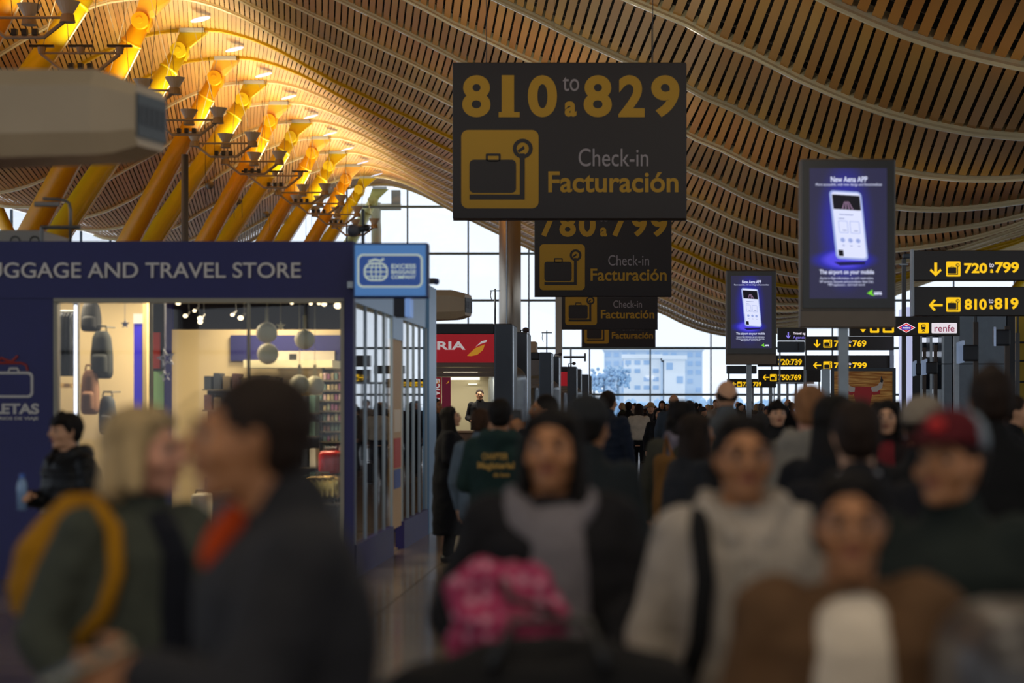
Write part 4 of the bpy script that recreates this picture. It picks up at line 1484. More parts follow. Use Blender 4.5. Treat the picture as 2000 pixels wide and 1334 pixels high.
M_redcase = mat('glossy_red_shell', '#c8231c', 0.25)
M_goldcase = mat('gold_shell', '#c8a75a', 0.22, metal=0.8)
M_creamcase = mat('cream_shell', '#d9cfb4', 0.3)
# display stands that carry them
dz = PZ(935, 20.6)
b = MB().rbox(PX(590, 20.6), PX(668, 20.6), 20.55, 21.1, 0.02, dz, 0.01, 1).obj('display_plinth', mat('plinth_dark', '#2b2a30', 0.6))
tag(b, 'dark plinth carrying the red suitcase in the shop', 'plinth')
spx('red_suitcase', 'glossy red hard suitcase on a plinth in the shop window', 621, 662, 881, 934, 20.6, 0.3, M_redcase, 2)
dz = PZ(985, 19.5)
b = MB().rbox(PX(585, 19.5), PX(664, 19.5), 19.35, 19.85, 0.02, dz, 0.01, 1).obj('display_plinth', mat('plinth_dark', '#2b2a30', 0.6))
tag(b, 'dark plinth carrying the gold suitcase in the shop', 'plinth')
spx('gold_suitcase', 'shiny gold ribbed suitcase behind the shop window', 592, 660, 930, 984, 19.5, 0.28, M_goldcase, 6)
dz = PZ(1046, 20.2)
b = MB().rbox(PX(360, 20.2), PX(440, 20.2), 20.1, 20.6, 0.02, dz, 0.01, 1).obj('display_plinth', mat('plinth_pale', '#6f675c', 0.6))
tag(b, 'pale plinth carrying the cream suitcase in the shop', 'plinth')
spx('cream_suitcase', 'cream suitcase between the blond woman and the man in dark jacket', 372, 404, 965, 1046, 20.2, 0.3, M_creamcase, 3)


def rack(Y, a, b, levels, label, ncol, cols, yy=0.35, gname=''):
    x0, x1 = PX(a, Y), PX(b, Y)
    t = thing('display_rack', label, 'rack', ((x0 + x1) / 2, Y, 0))
    MB().box(x0, x1, Y + yy, Y + yy + 0.03, 0.02, PZ(levels[0] - 22, Y)).obj('back_panel', mat('rack_back', '#3b342c', 0.6), t)
    rn = random.Random(int(a))
    names = {'#8b7f66': 'khaki', '#6b4f48': 'brown', '#b59a9a': 'pale rose', '#9aa08a': 'sage', '#7a4d6a': 'plum', '#5e7470': 'teal grey', '#b7a77f': 'sand', '#1d2028': 'black',
             '#2c3440': 'slate blue', '#cfc8b6': 'off-white', '#3a3f46': 'charcoal', '#e0a21c': 'amber', '#5f7f74': 'grey green', '#4c4438': 'dark olive', '#7b6b50': 'tan', '#5b3a35': 'maroon'}
    for i, ly in enumerate(levels):
        z = PZ(ly, Y)
        MB().box(x0, x1, Y, Y + yy, z - 0.015, z).obj('shelf', mat('rack_shelf', '#6b6252', 0.5), t)
        cw = (x1 - x0) / ncol
        for c in range(ncol):
            h = (levels[1] - levels[0]) * Y / F * rn.uniform(0.55, 0.8)
            col = rn.choice(cols)
            o = MB().rbox(x0 + cw * (c + .12), x0 + cw * (c + .88), Y + 0.03, Y + yy - .06, z, z + h, 0.006, 1).obj('boxed_item', mat('goods' + col, col, 0.5))
            row = ('top', 'second', 'third', 'fourth', 'fifth', 'sixth', 'seventh', 'lowest')[i]
            lb = '%s boxed item on the %s shelf of the %s' % (names[col], row, gname)
            tag(o, lb, 'package', group=lb + 's')
    for x in (x0, x1):
        MB().box(x - 0.012, x + 0.012, Y + yy - .03, Y + yy + .03, 0.02, PZ(levels[0] - 24, Y)).obj('upright', M_darkgrey, t)


rack(22.2, 622, 667, (742, 762, 782, 802, 822, 842, 862, 882), 'narrow rack of small goods at the right end of the shop window', 6,
     ['#8b7f66', '#6b4f48', '#b59a9a', '#9aa08a', '#7a4d6a', '#5e7470', '#b7a77f'], gname='narrow rack')
rack(21.9, 556, 618, (806, 852, 912, 958), 'dark rack of boxed goods behind the white balls', 4, ['#1d2028', '#2c3440', '#cfc8b6', '#3a3f46', '#e0a21c', '#5f7f74'], gname='dark rack')
rack(22.6, 395, 540, (760, 800, 850, 900, 960), 'wide rack of goods hidden behind the dark haired man', 8, ['#2c3440', '#4c4438', '#7b6b50', '#5b3a35'], gname='wide rack')

# hanging ornaments
M_ball = mat('matt_white_ball', '#efe8c4', 0.6)
for i, (x, y, r, top, lab) in enumerate(((521, 650, 20.5, 608, 'white hanging ball, topmost left with a bright top'), (523, 691, 20.5, 670, 'white hanging ball directly under the topmost one'),
                                         (595, 663, 19.5, 622, 'white hanging ball at the upper right of the window'), (585, 751, 19.5, 718, 'white hanging ball, lower pair, left one'),
                                         (615, 753, 18.5, 718, 'white hanging ball, lower pair, right one'))):
    Y = 19.6 + 0.16 * i
    t = thing('hanging_ball', lab, 'ornament', (PX(x, Y), Y, PZ(y, Y)), group='white ball ornaments in the window')
    MB().ball((PX(x, Y), Y, PZ(y, Y)), r * Y / F, 24, 16).obj('ball', M_ball, t, smooth=True)
    MB().box(PX(x - 3, Y), PX(x + 3, Y), Y - .004, Y + .004, PZ(y - r + 2, Y), PZ(top - 6, Y)).obj('ribbon', mat('pale_ribbon', '#cfc49a', 0.6), t)
    MB().cyl((PX(x, Y), Y, PZ(top - 6, Y)), (PX(x, Y), Y, 3.03), 0.003, n=4).obj('string', M_ball, t)
for i, (x, y, r, Y, m, lab) in enumerate(((244, 633, 9, 20.3, mat('silver_star', '#8b93b5', 0.35, metal=0.5), 'small silver star hanging before the cream display wall'),
                                          (548, 637, 10, 20.2, M_ball, 'small cream star hanging beside the white balls'),
                                          (324, 700, 20, 20.2, mat('white_star', '#c9ccd8', 0.4), 'large white star hanging in the shop window by the blond woman'),
                                          (322, 735, 12, 20.4, mat('white_star', '#c9ccd8', 0.4), 'white star outline hanging under the large star'))):
    t = thing('hanging_star', lab, 'ornament', (PX(x, Y), Y, PZ(y, Y)))
    if i < 2:
        MB().poly(star_outline(PX(x, Y), PZ(y, Y), r * Y / F), Y, 0.012).obj('star', m, t)
    else:
        MB().frame(star_outline(PX(x, Y), PZ(y, Y), r * Y / F, .25), star_outline(PX(x, Y), PZ(y, Y), r * Y / F * .66, .25), Y, 0.012).obj('star', m, t)
    MB().cyl((PX(x, Y), Y, PZ(y - r * .8, Y)), (PX(x, Y), Y, 3.03), 0.003, n=4).obj('string', m, t)


# bags hanging in the left bay
def backpack(name, label, cx, cy, w, h, Y, m, depth=0.2, strap_up=True):
    X0, Z0 = PX(cx, Y), PZ(cy, Y)
    W, H = w * Y / F / 2, h * Y / F / 2
    t = thing(name, label, 'backpack', (X0, Y, Z0 - H))
    me = remesh(MB().loft([(Z0 - H, W * .8, depth * .4, X0, Y), (Z0 - H * .8, W, depth * .5, X0, Y), (Z0, W * .98, depth * .5, X0, Y), (Z0 + H * .7, W * .82, depth * .42, X0, Y), (Z0 + H * .95, W * .5, depth * .3, X0, Y)], 20), 0.02, 3)
    me.materials.append(m)
    link('bag_body', me, t)
    me = remesh(MB().loft([(Z0 - H * .8, W * .7, .05, X0, Y - depth * .5), (Z0 - H * .1, W * .7, .05, X0, Y - depth * .5), (Z0, W * .6, .03, X0, Y - depth * .48)], 16), 0.02, 2)
    me.materials.append(m)
    link('front_pocket', me, t)
    MB().tube([(X0 - .05, Y, Z0 + H * .9), (X0 - .04, Y, Z0 + H * 1.15), (X0 + .04, Y, Z0 + H * 1.15), (X0 + .05, Y, Z0 + H * .9)], 0.01, 6).obj('carry_loop', m, t)
    MB().tube([(X0 + .0, Y, Z0 + H * 1.13), (X0, Y + .5, Z0 + H * 1.16)], 0.008, 6).obj('hook', M_steel, t)
    return t


backpack('grey_backpack', 'dark grey backpack hanging in the left shop bay', 199, 692, 44, 96, 20.4, mat('bag_charcoal', '#3a3f42', 0.8))
backpack('slim_backpack', 'black and grey backpack hanging at the top of the left bay', 178, 618, 40, 60, 20.5, mat('bag_black', '#22252b', 0.8))
backpack('rose_backpack', 'dusty pink bag hanging under the grey backpack', 176, 765, 36, 90, 20.3, mat('bag_rose', '#a77b62', 0.8))
backpack('striped_backpack', 'grey backpack hanging low beside the pink bag', 210, 810, 34, 78, 20.4, mat('bag_steel', '#4c525c', 0.8))
ga = thing('clothes_rail', 'rail of dark travel garments in the left shop bay', 'rail', (PX(130, 20.4), 20.4, 0))
MB().cyl((PX(113, 20.4), 20.4, PZ(608, 20.4)), (PX(149, 20.4), 20.4, PZ(608, 20.4)), 0.012, n=8).obj('bar', M_steel, ga)
for i in range(5):
    x = PX(117 + i * 6.6, 20.4)
    me = remesh(MB().loft([(PZ(735, 20.4), .016, .14, x, 20.4), (PZ(660, 20.4), .014, .16, x, 20.4), (PZ(618, 20.4), .012, .14, x, 20.4), (PZ(610, 20.4), .008, .05, x, 20.4)], 12), 0.012, 1)
    me.materials.append(mat('garment%d' % (i % 3), ('#2b3038', '#3c4450', '#23262c')[i % 3], 0.9))
    o = link('hanging_garment', me)
    tag(o, 'dark garment on the shop rail, %s counted from the window jamb' % ('first', 'second', 'third', 'fourth', 'fifth')[i], 'garment', group='garments on the shop rail')

# ------------------------------------------------------------------ things on the shop roof
t = thing('lamp_pipe', 'bent grey pipe with tube lamp on top of the shop', 'lamp', (PX(137, 20), 20, 3.2))
Y = 20
MB().tube([(PX(137, Y), Y, 3.12), (PX(138, Y), Y, PZ(410, Y)), (PX(135, Y), Y, PZ(397, Y)), (PX(126, Y), Y, PZ(391, Y)), (PX(112, Y), Y, PZ(389, Y)), (PX(84, Y), Y, PZ(388, Y))], 0.016, 8).obj('pipe', mat('pipe_grey', '#6b6a68', 0.4, metal=.4), t, smooth=True)
MB().cyl((PX(68, Y), Y, PZ(399, Y)), (PX(116, Y), Y, PZ(399, Y)), 0.026, n=12).obj('tube_lamp', mat('tube_housing', '#97918a', 0.5), t)
MB().cyl((PX(80, Y), Y, PZ(444, Y)), (PX(157, Y), Y, PZ(444, Y)), 0.02, n=10).obj('cross_pipe', mat('pipe_grey', '#6b6a68', 0.4), t)
MB().cyl((PX(82, Y), Y, PZ(444, Y)), (PX(82, Y), Y, 3.12), 0.02, n=10).obj('short_pipe', mat('pipe_grey', '#6b6a68', 0.4), t)
t = thing('roof_unit', 'low white technical box on top of the shop, left edge', 'box', (PX(20, 20.5), 20.5, 3.12))
MB().rbox(PX(-60, 20.5), PX(82, 20.5), 20.5, 21.5, 3.12, PZ(449, 20.5), 0.02, 2).obj('casing', mat('unit_white', '#a09a90', 0.5), t)
for x in (30, 68):
    MB().tube([(PX(x + 9 * cos(a * pi / 8), 20.5), 20.49, PZ(471 - 9 * sin(a * pi / 8), 20.5)) for a in range(9)], 0.006, 5).obj('loop', M_darkgrey, t)
t = thing('security_camera', 'blurred dome camera on a short post above the shop corner', 'camera', (PX(708, 19.2), 19.2, 3.12))
Y = 19.2
MB().cyl((PX(709, Y), Y, 3.1), (PX(709, Y), Y, PZ(408, Y)), 0.016, n=10).obj('post', M_darkgrey, t)
MB().ball((PX(690, Y), Y, PZ(450, Y)), 13 * Y / F, 16, 10).obj('camera_body', mat('cam_grey', '#55555c', 0.5), t, smooth=True)
MB().ball((PX(716, Y), Y, PZ(446, Y)), 8 * Y / F, 14, 10).obj('lens_dome', M_black, t, smooth=True)
MB().cyl((PX(690, Y), Y, PZ(450, Y)), (PX(716, Y), Y, PZ(446, Y)), 0.03, n=10).obj('mount', M_darkgrey, t)
t = thing('security_camera', 'small dome camera on the side of the blue lightbox', 'camera', (PX(848, 19), 19, PZ(550, 19)))
MB().ball((PX(852, 19), 19, PZ(550, 19)), 6.5 * 19 / F, 12, 8).obj('lens_dome', mat('dome_blue', '#283a72', 0.3), t, smooth=True)
MB().cyl((PX(834, 19), 19, PZ(549, 19)), (PX(850, 19), 19, PZ(549, 19)), 0.03, n=10).obj('mount', mat('cam_grey', '#55555c', 0.5), t)
p = MB().cyl((PX(361, 64), 64, 0), (PX(361, 64), 64, PZ(302, 64)), 0.115, n=16).obj('grey_mast', mat('mast_grey', '#72716f', 0.45, metal=.3), smooth=True)
tag(p, 'plain grey mast rising behind the shop between yellow pillars', 'mast')

# ------------------------------------------------------------------ air column
Yc = 80.0
t = thing('steel_air_column', 'tall round metal column behind the check-in signs', 'column', (PX(996, Yc), Yc, 0))
xc = PX(996, Yc)
MB().tube([(xc, Yc, 0), (xc, Yc, 6), (xc, Yc, roof_z(xc) + 0.3)], 21.5 * Yc / F, 32).obj('shaft', mat('column_metal', '#b5ada0', 0.28, metal=0.75, noise=0.05, nscale=1), t, smooth=True)
MB().tube([(PX(991, Yc), Yc - .44, 0), (PX(991, Yc), Yc - .44, 13)], 0.03, 6).obj('seam_strip', M_steel, t)


# ------------------------------------------------------------------ check-in islands
def island(Y, xr_px, top, label, red=None, w=1.3, front_right=None):
    """portal shaped counter island; its right-hand end stands at xr_px"""
    X1 = PX(xr_px, Y)
    Zt = PZ(top, Y)
    X0 = X1 - 4.6
    t = thing('check_in_island', label, 'counter', (X1, Y, 0), group='check-in islands')
    MB().rbox(X1 - 0.38, X1, Y, Y + 1.6, 0, Zt, 0.03, 2).obj('end_pillar', M_greypaint, t)
    MB().rbox(X0, X1 - 0.38, Y, Y + 1.4, Zt - 0.22, Zt, 0.02, 1).obj('top_beam', M_darkgrey, t)
    MB().box(X0, X0 + 0.3, Y, Y + 1.4, 0, Zt - 0.22).obj('far_pillar', M_greypaint, t)
    zs = Zt - 0.22
    if red:
        MB().box(X0 + .3, X1 - 0.38, Y + 0.02, Y + 0.2, zs - 0.58, zs).obj('red_sign_box', M_red, t)
    else:
        MB().box(X0 + .3, X1 - 0.38, Y + 0.02, Y + 0.2, zs - 0.5, zs - 0.02).obj('grey_sign_box', mat('pale_sign', '#7b7672', 0.5), t)
    zz = zs - 0.58
    for i in range(3):
        MB().box(X0 + .3, X1 - 0.38, Y + 0.04 + i * .002, Y + 0.16, zz - 0.1 * (i + 1) + .012, zz - 0.1 * i).obj('shutter_slat', mat('shutter_beige', '#7d7367', 0.5), t)
    MB().box(X0 + .3, X1 - 0.38, Y + 2.6, Y + 2.65, 0, Zt - .5).obj('inner_wall', mat('inner_wall_cream', '#a59f86', 0.6), t)
    MB().rbox(X0 + .5, X1 - 0.6, Y - 0.35, Y + 0.35, 0, 1.08, 0.02, 1).obj('counter_front', mat('counter_beige', '#8a7862', 0.5), t)
    MB().rbox(X0 + .45, X1 - 0.55, Y - 0.42, Y + 0.4, 1.08, 1.13, 0.01, 1).obj('counter_top', mat('counter_top', '#b7a686', 0.35), t)
    # second slab and drum behind
    Yb = Y + 4.2
    MB().rbox(X1 - 0.3, X1 + 0.06, Yb, Yb + 1.8, 0, Zt - 0.02, 0.03, 2).obj('rear_slab', M_greypaint, t)
    MB().cyl((X1 - 0.25, Y + 2.3, 0), (X1 - 0.25, Y + 2.3, Zt - 1.15), 0.42, n=28).obj('metal_drum', M_steel, t, smooth=False)
    MB().ball((X1 - 0.25, Y + 2.3, Zt - 1.15), (0.42, 0.42, 0.36), 24, 12).obj('drum_cap', M_steel, t, smooth=True)
    MB().box(X1 - 0.02, X1 + 0.012, Y + 0.05, Y + 0.2, 0.1, Zt - 0.05).obj('edge_strip', mat('bright_edge', '#b9c4d0', 0.2, metal=0.9), t)
    MB().box(X1 + 0.04, X1 + 0.072, Yb + 0.05, Yb + 0.2, 0.1, Zt - 0.07).obj('edge_strip', mat('bright_edge', '#b9c4d0', 0.2, metal=0.9), t)
    return t, X0, X1, Zt


isl, X0, X1, Zt = island(41.0, 1001, 632, 'nearest check-in island with the red airline sign', red=True)
Y = 41.0
mwi = mat('airline_white', '#e6e2e2', 0.4, emit='#e6e2e2', estr=0.35)
textp('IBERIA', 806, 909, 667, 683, Y + 0.018, mwi, isl, 0.03, plane=Y)
MB().poly([(PX(a, Y), PZ(b, Y)) for a, b in ((929, 677), (940, 667), (951, 663.5), (950, 668), (938, 672))], Y + .004, .012).obj('emblem_white', mwi, isl)
MB().poly([(PX(a, Y), PZ(b, Y)) for a, b in ((912, 695), (928, 680), (947, 672.5), (943, 684), (932, 693), (920, 695.5))], Y + .004, .012).obj('emblem_gold', mat('emblem_gold', '#d99a2a', .4, emit='#d99a2a', estr=.4), isl)
for a, b, yy, q in ((866, 932, 727, 2), (878, 936, 739.5, 2.6), (914, 931, 750, 1)):
    MB().box(PX(a, Y + 2.4), PX(b, Y + 2.4), Y + 2.45, Y + 2.55, PZ(yy + q, Y + 2.4), PZ(yy - q, Y + 2.4)).obj('strip_light', glow('strip_light', '#fff2cf', 1.6), isl)
area_light('counter_light', (PX(905, Y + 1.6), Y + 1.7, 2.3), (0, 0, 0), 2.2, 45, (1, .88, .66), size_y=.4)
# upright airline banners
for i, (a, b, c, lab) in enumerate(((843, 861, '#b01f30', 'red upright airline banner beside the counter, left one'), (863, 880, '#8e2746', 'maroon upright airline banner beside the counter, right one'))):
    Yb_ = Y - 0.9
    t = thing('upright_banner', lab, 'banner', (PX((a + b) / 2, Yb_), Yb_, 0))
    MB().box(PX(a, Yb_), PX(b, Yb_), Yb_, Yb_ + .03, 0.04, PZ(737, Yb_)).obj('printed_panel', mat('banner' + c, c, 0.5, emit=c, estr=.15), t)
    MB().rbox(PX(a, Yb_), PX(b, Yb_), Yb_ - .15, Yb_ + .2, 0, 0.05, 0.01, 1).obj('base', M_darkgrey, t)
    MB().poly([(PX(b - 9, Yb_), PZ(750, Yb_)), (PX(b - 3, Yb_), PZ(743, Yb_)), (PX(b - 4, Yb_), PZ(748, Yb_))], Yb_ - .006, .005).obj('emblem', mat('emblem_gold', '#d99a2a', .4), t)
    if i == 0:
        o = text('Service', 0, 0.62, 0, 0.16, 0, mwi, t, 0.02)
        w = wloc(t)
        for v in o.data.vertices:
            q = v.co + w
            v.co = Vector((PX(859, Yb_) - q.z, Yb_ - .004 + q.y * .2, PZ(800, Yb_) + q.x)) - w
island(61.2, 1077, 688, 'second check-in island with grey sign panel')
island(83.0, 1126, 716, 'third check-in island farther down the row', red=True)
island(104.0, 1149, 731, 'farthest check-in island before the end window')
# mast with small cross arm on island tops
for i, (px, yt, yb, Y, lab) in enumerate(((967, 564, 634, 41.8, 'thin antenna mast on the nearest check-in island'), (1068, 646, 690, 61.9, 'thin antenna mast on the second check-in island'))):
    t = thing('antenna_mast', lab, 'mast', (PX(px, Y), Y, PZ(yb, Y) - .05))
    MB().cyl((PX(px, Y), Y, PZ(yb, Y) - 0.08), (PX(px, Y), Y, PZ(yt, Y)), 0.018, n=8).obj('pole', M_darkgrey, t)
    MB().box(PX(px - 10, Y), PX(px + 10, Y), Y - .02, Y + .02, PZ(yt + 5, Y), PZ(yt + 3, Y)).obj('cross_arm', M_darkgrey, t)
    MB().tube([(PX(px - 8, Y), Y, PZ(yt + 5, Y)), (PX(px - 9, Y), Y, PZ(yt + 14, Y)), (PX(px - 7, Y), Y, PZ(yt + 22, Y))], 0.01, 5).obj('loose_cable', M_black, t)
for i, (px, py, Y, lab) in enumerate(((1027, 645, 45.5, 'dome camera on the slab behind the nearest island'), (1094, 692, 66, 'dome camera behind the second island'), (1121, 710, 80, 'small dome camera hanging before the third island'))):
    t = thing('security_camera', lab, 'camera', (PX(px, Y), Y, PZ(py, Y)))
    r = (7, 4, 4)[i] * Y / F
    MB().ball((PX(px, Y), Y, PZ(py, Y)), (r, r, r * .8), 14, 10).obj('camera_body', mat('cam_dark', '#3d3337', 0.4), t, smooth=True)
    MB().tube([(PX(px - 12, Y), Y + .1, PZ(py + 9, Y) - .1), (PX(px - 10, Y), Y, PZ(py, Y)), (PX(px, Y), Y, PZ(py, Y))], 0.02, 6).obj('arm', M_darkgrey, t)
    if i == 2:
        MB().cyl((PX(px - 12, Y), Y + .1, 0), (PX(px - 12, Y), Y + .1, PZ(py + 9, Y) - .08), 0.025, n=8).obj('post', M_darkgrey, t)
t = thing('service_pod', 'cream equipment pod above the second island', 'pod', (PX(1038, 70), 70, 0))
MB().rbox(PX(1025, 70), PX(1048, 70), 70, 70.8, PZ(690, 70), PZ(667, 70), 0.06, 3).obj('pod_body', M_beige, t)
MB().box(PX(1036, 70) - .06, PX(1036, 70) + .06, 70.3, 70.45, 0, PZ(690, 70)).obj('post', M_greypaint, t)
t = thing('gantry_arm', 'horizontal pipe arm with end plates before the end window', 'pipe', (PX(1120, 110), 110, 0))
MB().cyl((PX(1100, 110), 110, PZ(697.5, 110)), (PX(1143, 110), 110, PZ(697.5, 110)), 0.07, n=10).obj('pipe', M_greypaint, t)
MB().box(PX(1141, 110), PX(1144.5, 110), 109.8, 110.2, PZ(706, 110), PZ(690, 110)).obj('end_plate', M_greypaint, t)
MB().cyl((PX(1115, 110), 110, 0), (PX(1115, 110), 110, PZ(678, 110)), 0.05, n=8).obj('post', M_greypaint, t)

# ------------------------------------------------------------------ right-hand side structures
def bull_poster():
    Y = 44.0
    t = thing('bull_poster', 'framed orange poster with a red bull head behind the totem pole', 'poster', (PX(1687, Y), Y, 0))
    m = bpy.data.materials.new('orange_brush_print')
    m.use_nodes = True
    nt = m.node_tree
    b = nt.nodes['Principled BSDF']
    tc = nt.nodes.new('ShaderNodeTexCoord')
    mp = nt.nodes.new('ShaderNodeMapping')
    mp.inputs['Scale'].default_value = (1.2, 1, 14)
    mp.inputs['Rotation'].default_value = (0, radians(-14), 0)
    n = nt.nodes.new('ShaderNodeTexNoise')
    n.inputs['Scale'].default_value = 2
    n.inputs['Detail'].default_value = 4
    r = nt.nodes.new('ShaderNodeValToRGB')
    r.color_ramp.elements[0].position = .4
    r.color_ramp.elements[1].position = .7
    r.color_ramp.elements[0].color = (*rgb('#96591c'), 1)
    r.color_ramp.elements[1].color = (*rgb('#dcae62'), 1)
    nt.links.new(tc.outputs['Object'], mp.inputs['Vector'])
    nt.links.new(mp.outputs['Vector'], n.inputs['Vector'])
    nt.links.new(n.outputs['Fac'], r.inputs['Fac'])
    nt.links.new(r.outputs['Color'], b.inputs['Base Color'])
    nt.links.new(r.outputs['Color'], b.inputs['Emission Color'])
    b.inputs['Emission Strength'].default_value = 0.12
    x0, x1, z0, z1 = PX(1629, Y), PX(1743, Y), 0.5, PZ(725, Y)
    MB().box(x0, x1, Y, Y + .06, z0, z1).obj('printed_panel', m, t)
    MB().frame([(x0 - .07, z0 - .07), (x1 + .07, z0 - .07), (x1 + .07, z1 + .07), (x0 - .07, z1 + .07)], [(x0, z0), (x1, z0), (x1, z1), (x0, z1)], Y - .03, .12).obj('frame', M_greypaint, t)
    P = lambda pts: [(PX(a, Y), PZ(b_, Y)) for a, b_ in pts]
    mr = mat('bull_red', '#a02a30', 0.5, emit='#a02a30', estr=.12)
    mh = mat('bull_horn', '#b9b3ad', 0.5, emit='#b9b3ad', estr=.1)
    MB().poly(P([(1670, 755), (1702, 755), (1704, 768), (1699, 790), (1695, 806), (1677, 806), (1672, 790), (1667, 768)]), Y - .012, .01).obj('bull_head', mr, t)
    MB().poly(P([(1702, 766), (1719, 762), (1719, 769), (1706, 772)]), Y - .011, .009).obj('bull_ear', mr, t)
    MB().poly(P([(1668, 766), (1652, 764), (1653, 770), (1665, 772)]), Y - .011, .009).obj('bull_ear', mr, t)
    MB().poly(P([(1701, 757), (1714, 753), (1720, 744), (1720, 736), (1725, 744), (1723, 757), (1713, 765), (1703, 765)]), Y - .013, .01).obj('bull_horn', mh, t)
    MB().poly(P([(1670, 757), (1660, 754), (1653, 745), (1651, 738), (1648, 748), (1652, 760), (1661, 766), (1669, 765)]), Y - .013, .01).obj('bull_horn', mh, t)
    MB().poly(P([(1719, 746), (1721, 734), (1725, 743), (1723, 748)]), Y - .016, .004).obj('horn_tip', M_darkgrey, t)
    MB().box(x0 - .27, x0 - .09, Y, Y + .1, 0, z1 + .05).obj('side_column', mat('fluted_metal', '#7e8890', .25, metal=.8), t)


bull_poster()


def right_side():
    # tall grey block with recessed shiny bays
    Y = 52.0
    t = thing('service_block', 'tall grey service block with mirror bays behind the transport sign', 'block', (PX(1830, Y), Y, 0))
    x = lambda p: PX(p, Y)
    zt = PZ(600, Y)
    for a, b, m, n_ in ((1770, 1781, mat('pale_lit_edge', '#cfd6ff', 0.3, emit='#cfd6ff', estr=.6), 'lit_strip'), (1781, 1796, M_darkgrey, 'dark_pier'),
                        (1796, 1800, M_steel, 'steel_jamb'), (1815, 1820, M_steel, 'steel_jamb'), (1838, 1843, M_steel, 'steel_jamb'),
                        (1843, 1858, M_greypaint, 'grey_pier'), (1860, 1905, M_greypaint, 'grey_panel'), (1907, 1964, M_greypaint, 'grey_panel'), (1966, 1981, M_darkgrey, 'dark_pier')):
        if m is M_greypaint: m = mat('block_panel_grey', '#8496a6', .5, noise=.05)
        MB().box(x(a), x(b), Y - .1, Y + 1.5, 0 if n_ != 'lit_strip' else 1.2, zt).obj(n_, m, t)
    MB().box(x(1800), x(1838), Y + .5, Y + .6, PZ(760, Y), zt).obj('mirror_bay', mat('dark_mirror', '#20242a', .08, metal=.9), t)
    for a, b in ((1801, 1814), (1821, 1837)):
        for c, d in ((658, 668), (686, 696)):
            MB().box(x(a), x(b), Y + .42, Y + .5, PZ(d, Y), PZ(c, Y)).obj('lit_pane', glow('window_glint', '#e8efff', 0.9), t)  # window glints in the mirror bay, put in as glowing plates
    MB().box(x(1781), x(1981), Y - .12, Y - .1, PZ(712, Y), PZ(710, Y)).obj('panel_joint', M_darkgrey, t)
    # yellow stair core on the far right
    t = thing('yellow_stair_core', 'yellow enclosure with dark rails at the right edge', 'enclosure', (PX(2010, 60), 60, 0))
    MB().box(PX(1984, 60), PX(2080, 60), 60, 64, 0, PZ(560, 60)).obj('yellow_wall', mat('core_yellow', '#b79a1c', .5), t)
    for yy in (669, 705, 746):
        MB().cyl((PX(1982, 59), 59, PZ(yy, 59)), (PX(2070, 59), 59, PZ(yy, 59)), 0.03, n=8).obj('rail', M_darkgrey, t)
    for px in (1988, 2010, 2040):
        MB().cyl((PX(px, 59), 59, 0), (PX(px, 59), 59, PZ(600, 59)), 0.03, n=8).obj('rail_post', M_darkgrey, t)
    # poles with tilted information displays
    M_disp = mat('display_face', '#8fa0bb', 0.3, emit='#90a4c4', estr=.35)
    for i, (px, a, b, c, d, Y, lab) in enumerate(((1866, 1868, 1886, 667, 710, 34, 'tilted information display on a brown pole, larger one'),
                                               (1806, 1799, 1812, 703, 733, 46, 'tilted information display below the train symbol'),
                                               (1787, 1781, 1791, 706, 735, 49, 'smallest tilted information display beside the lit strip'),
                                               (1988, 1941, 1948, 640, 676, 34, 'edge-on information display on a bracket at the right'))):
        t = thing('information_display', lab, 'display', (PX(px, Y), Y, 0))
        x0, x1, z0, z1 = PX(a, Y), PX(b, Y), PZ(d, Y), PZ(c, Y)
        mb = MB()
        dy = 0.35
        f = [mb.bm.verts.new(p) for p in ((x0, Y, z0), (x1, Y + dy, z0 + .03), (x1, Y + dy, z1 + .03), (x0, Y, z1 - .02))]
        g = [mb.bm.verts.new(v.co + Vector((0.05, 0.06, 0))) for v in f]
        mb.bm.faces.new(f); mb.bm.faces.new(g[::-1])
        for q in range(4):
            mb.bm.faces.new((f[q], f[(q + 1) % 4], g[(q + 1) % 4], g[q]))
        mb.obj('screen', M_disp, t)
        if i < 3:
            mb = MB()
            xa, xb = x0 + (x1 - x0) * .25, x0 + (x1 - x0) * .75
            za, zb = z0 + (z1 - z0) * .2, z0 + (z1 - z0) * .6
            k = dy / (x1 - x0)
            mb.bm.faces.new([mb.bm.verts.new(p) for p in ((xa, Y + (xa - x0) * k - .01, za), (xb, Y + (xb - x0) * k - .01, za + .01), (xb, Y + (xb - x0) * k - .01, zb + .01), (xa, Y + (xa - x0) * k - .01, zb))])
            mb.obj('amber_figures', glow('amber', '#f5b52a', .8), t)
        MB().rbox(x1 + .0, x1 + .28, Y + .3, Y + .5, (z0 + z1) / 2 - .14, (z0 + z1) / 2 + .14, .03, 2).obj('bracket', M_darkgrey, t)
        xp = x1 + .24
        MB().box(xp - .04, xp + .04, Y + .36, Y + .44, 0, z1 + .35 if i < 3 else (z0 + z1) / 2 + .2).obj('pole', mat('brown_pole', '#4f4640', .5), t)
    # vertical steel posts
    for px, yt, Y, w, lab in ((1766, 505, 43, .09, 'thin grey mast with small camera at the right, left of the transport sign'),
                              (1905, 618, 42, .05, 'thin brown post before the grey block'),
                              (1988, 650, 36, .07, 'grey pipe post at the right edge')):
        t = thing('grey_post', lab, 'post', (PX(px, Y), Y, 0))
        MB().box(PX(px, Y) - w / 2, PX(px, Y) + w / 2, Y, Y + w, 0, PZ(yt, Y)).obj('shaft', mat('post_grey', '#565a5f', .45, metal=.3), t)
        MB().rbox(PX(px, Y) - w, PX(px, Y) + w, Y - w / 2, Y + w * 1.5, 0, .03, .006, 1).obj('base_plate', M_darkgrey, t)
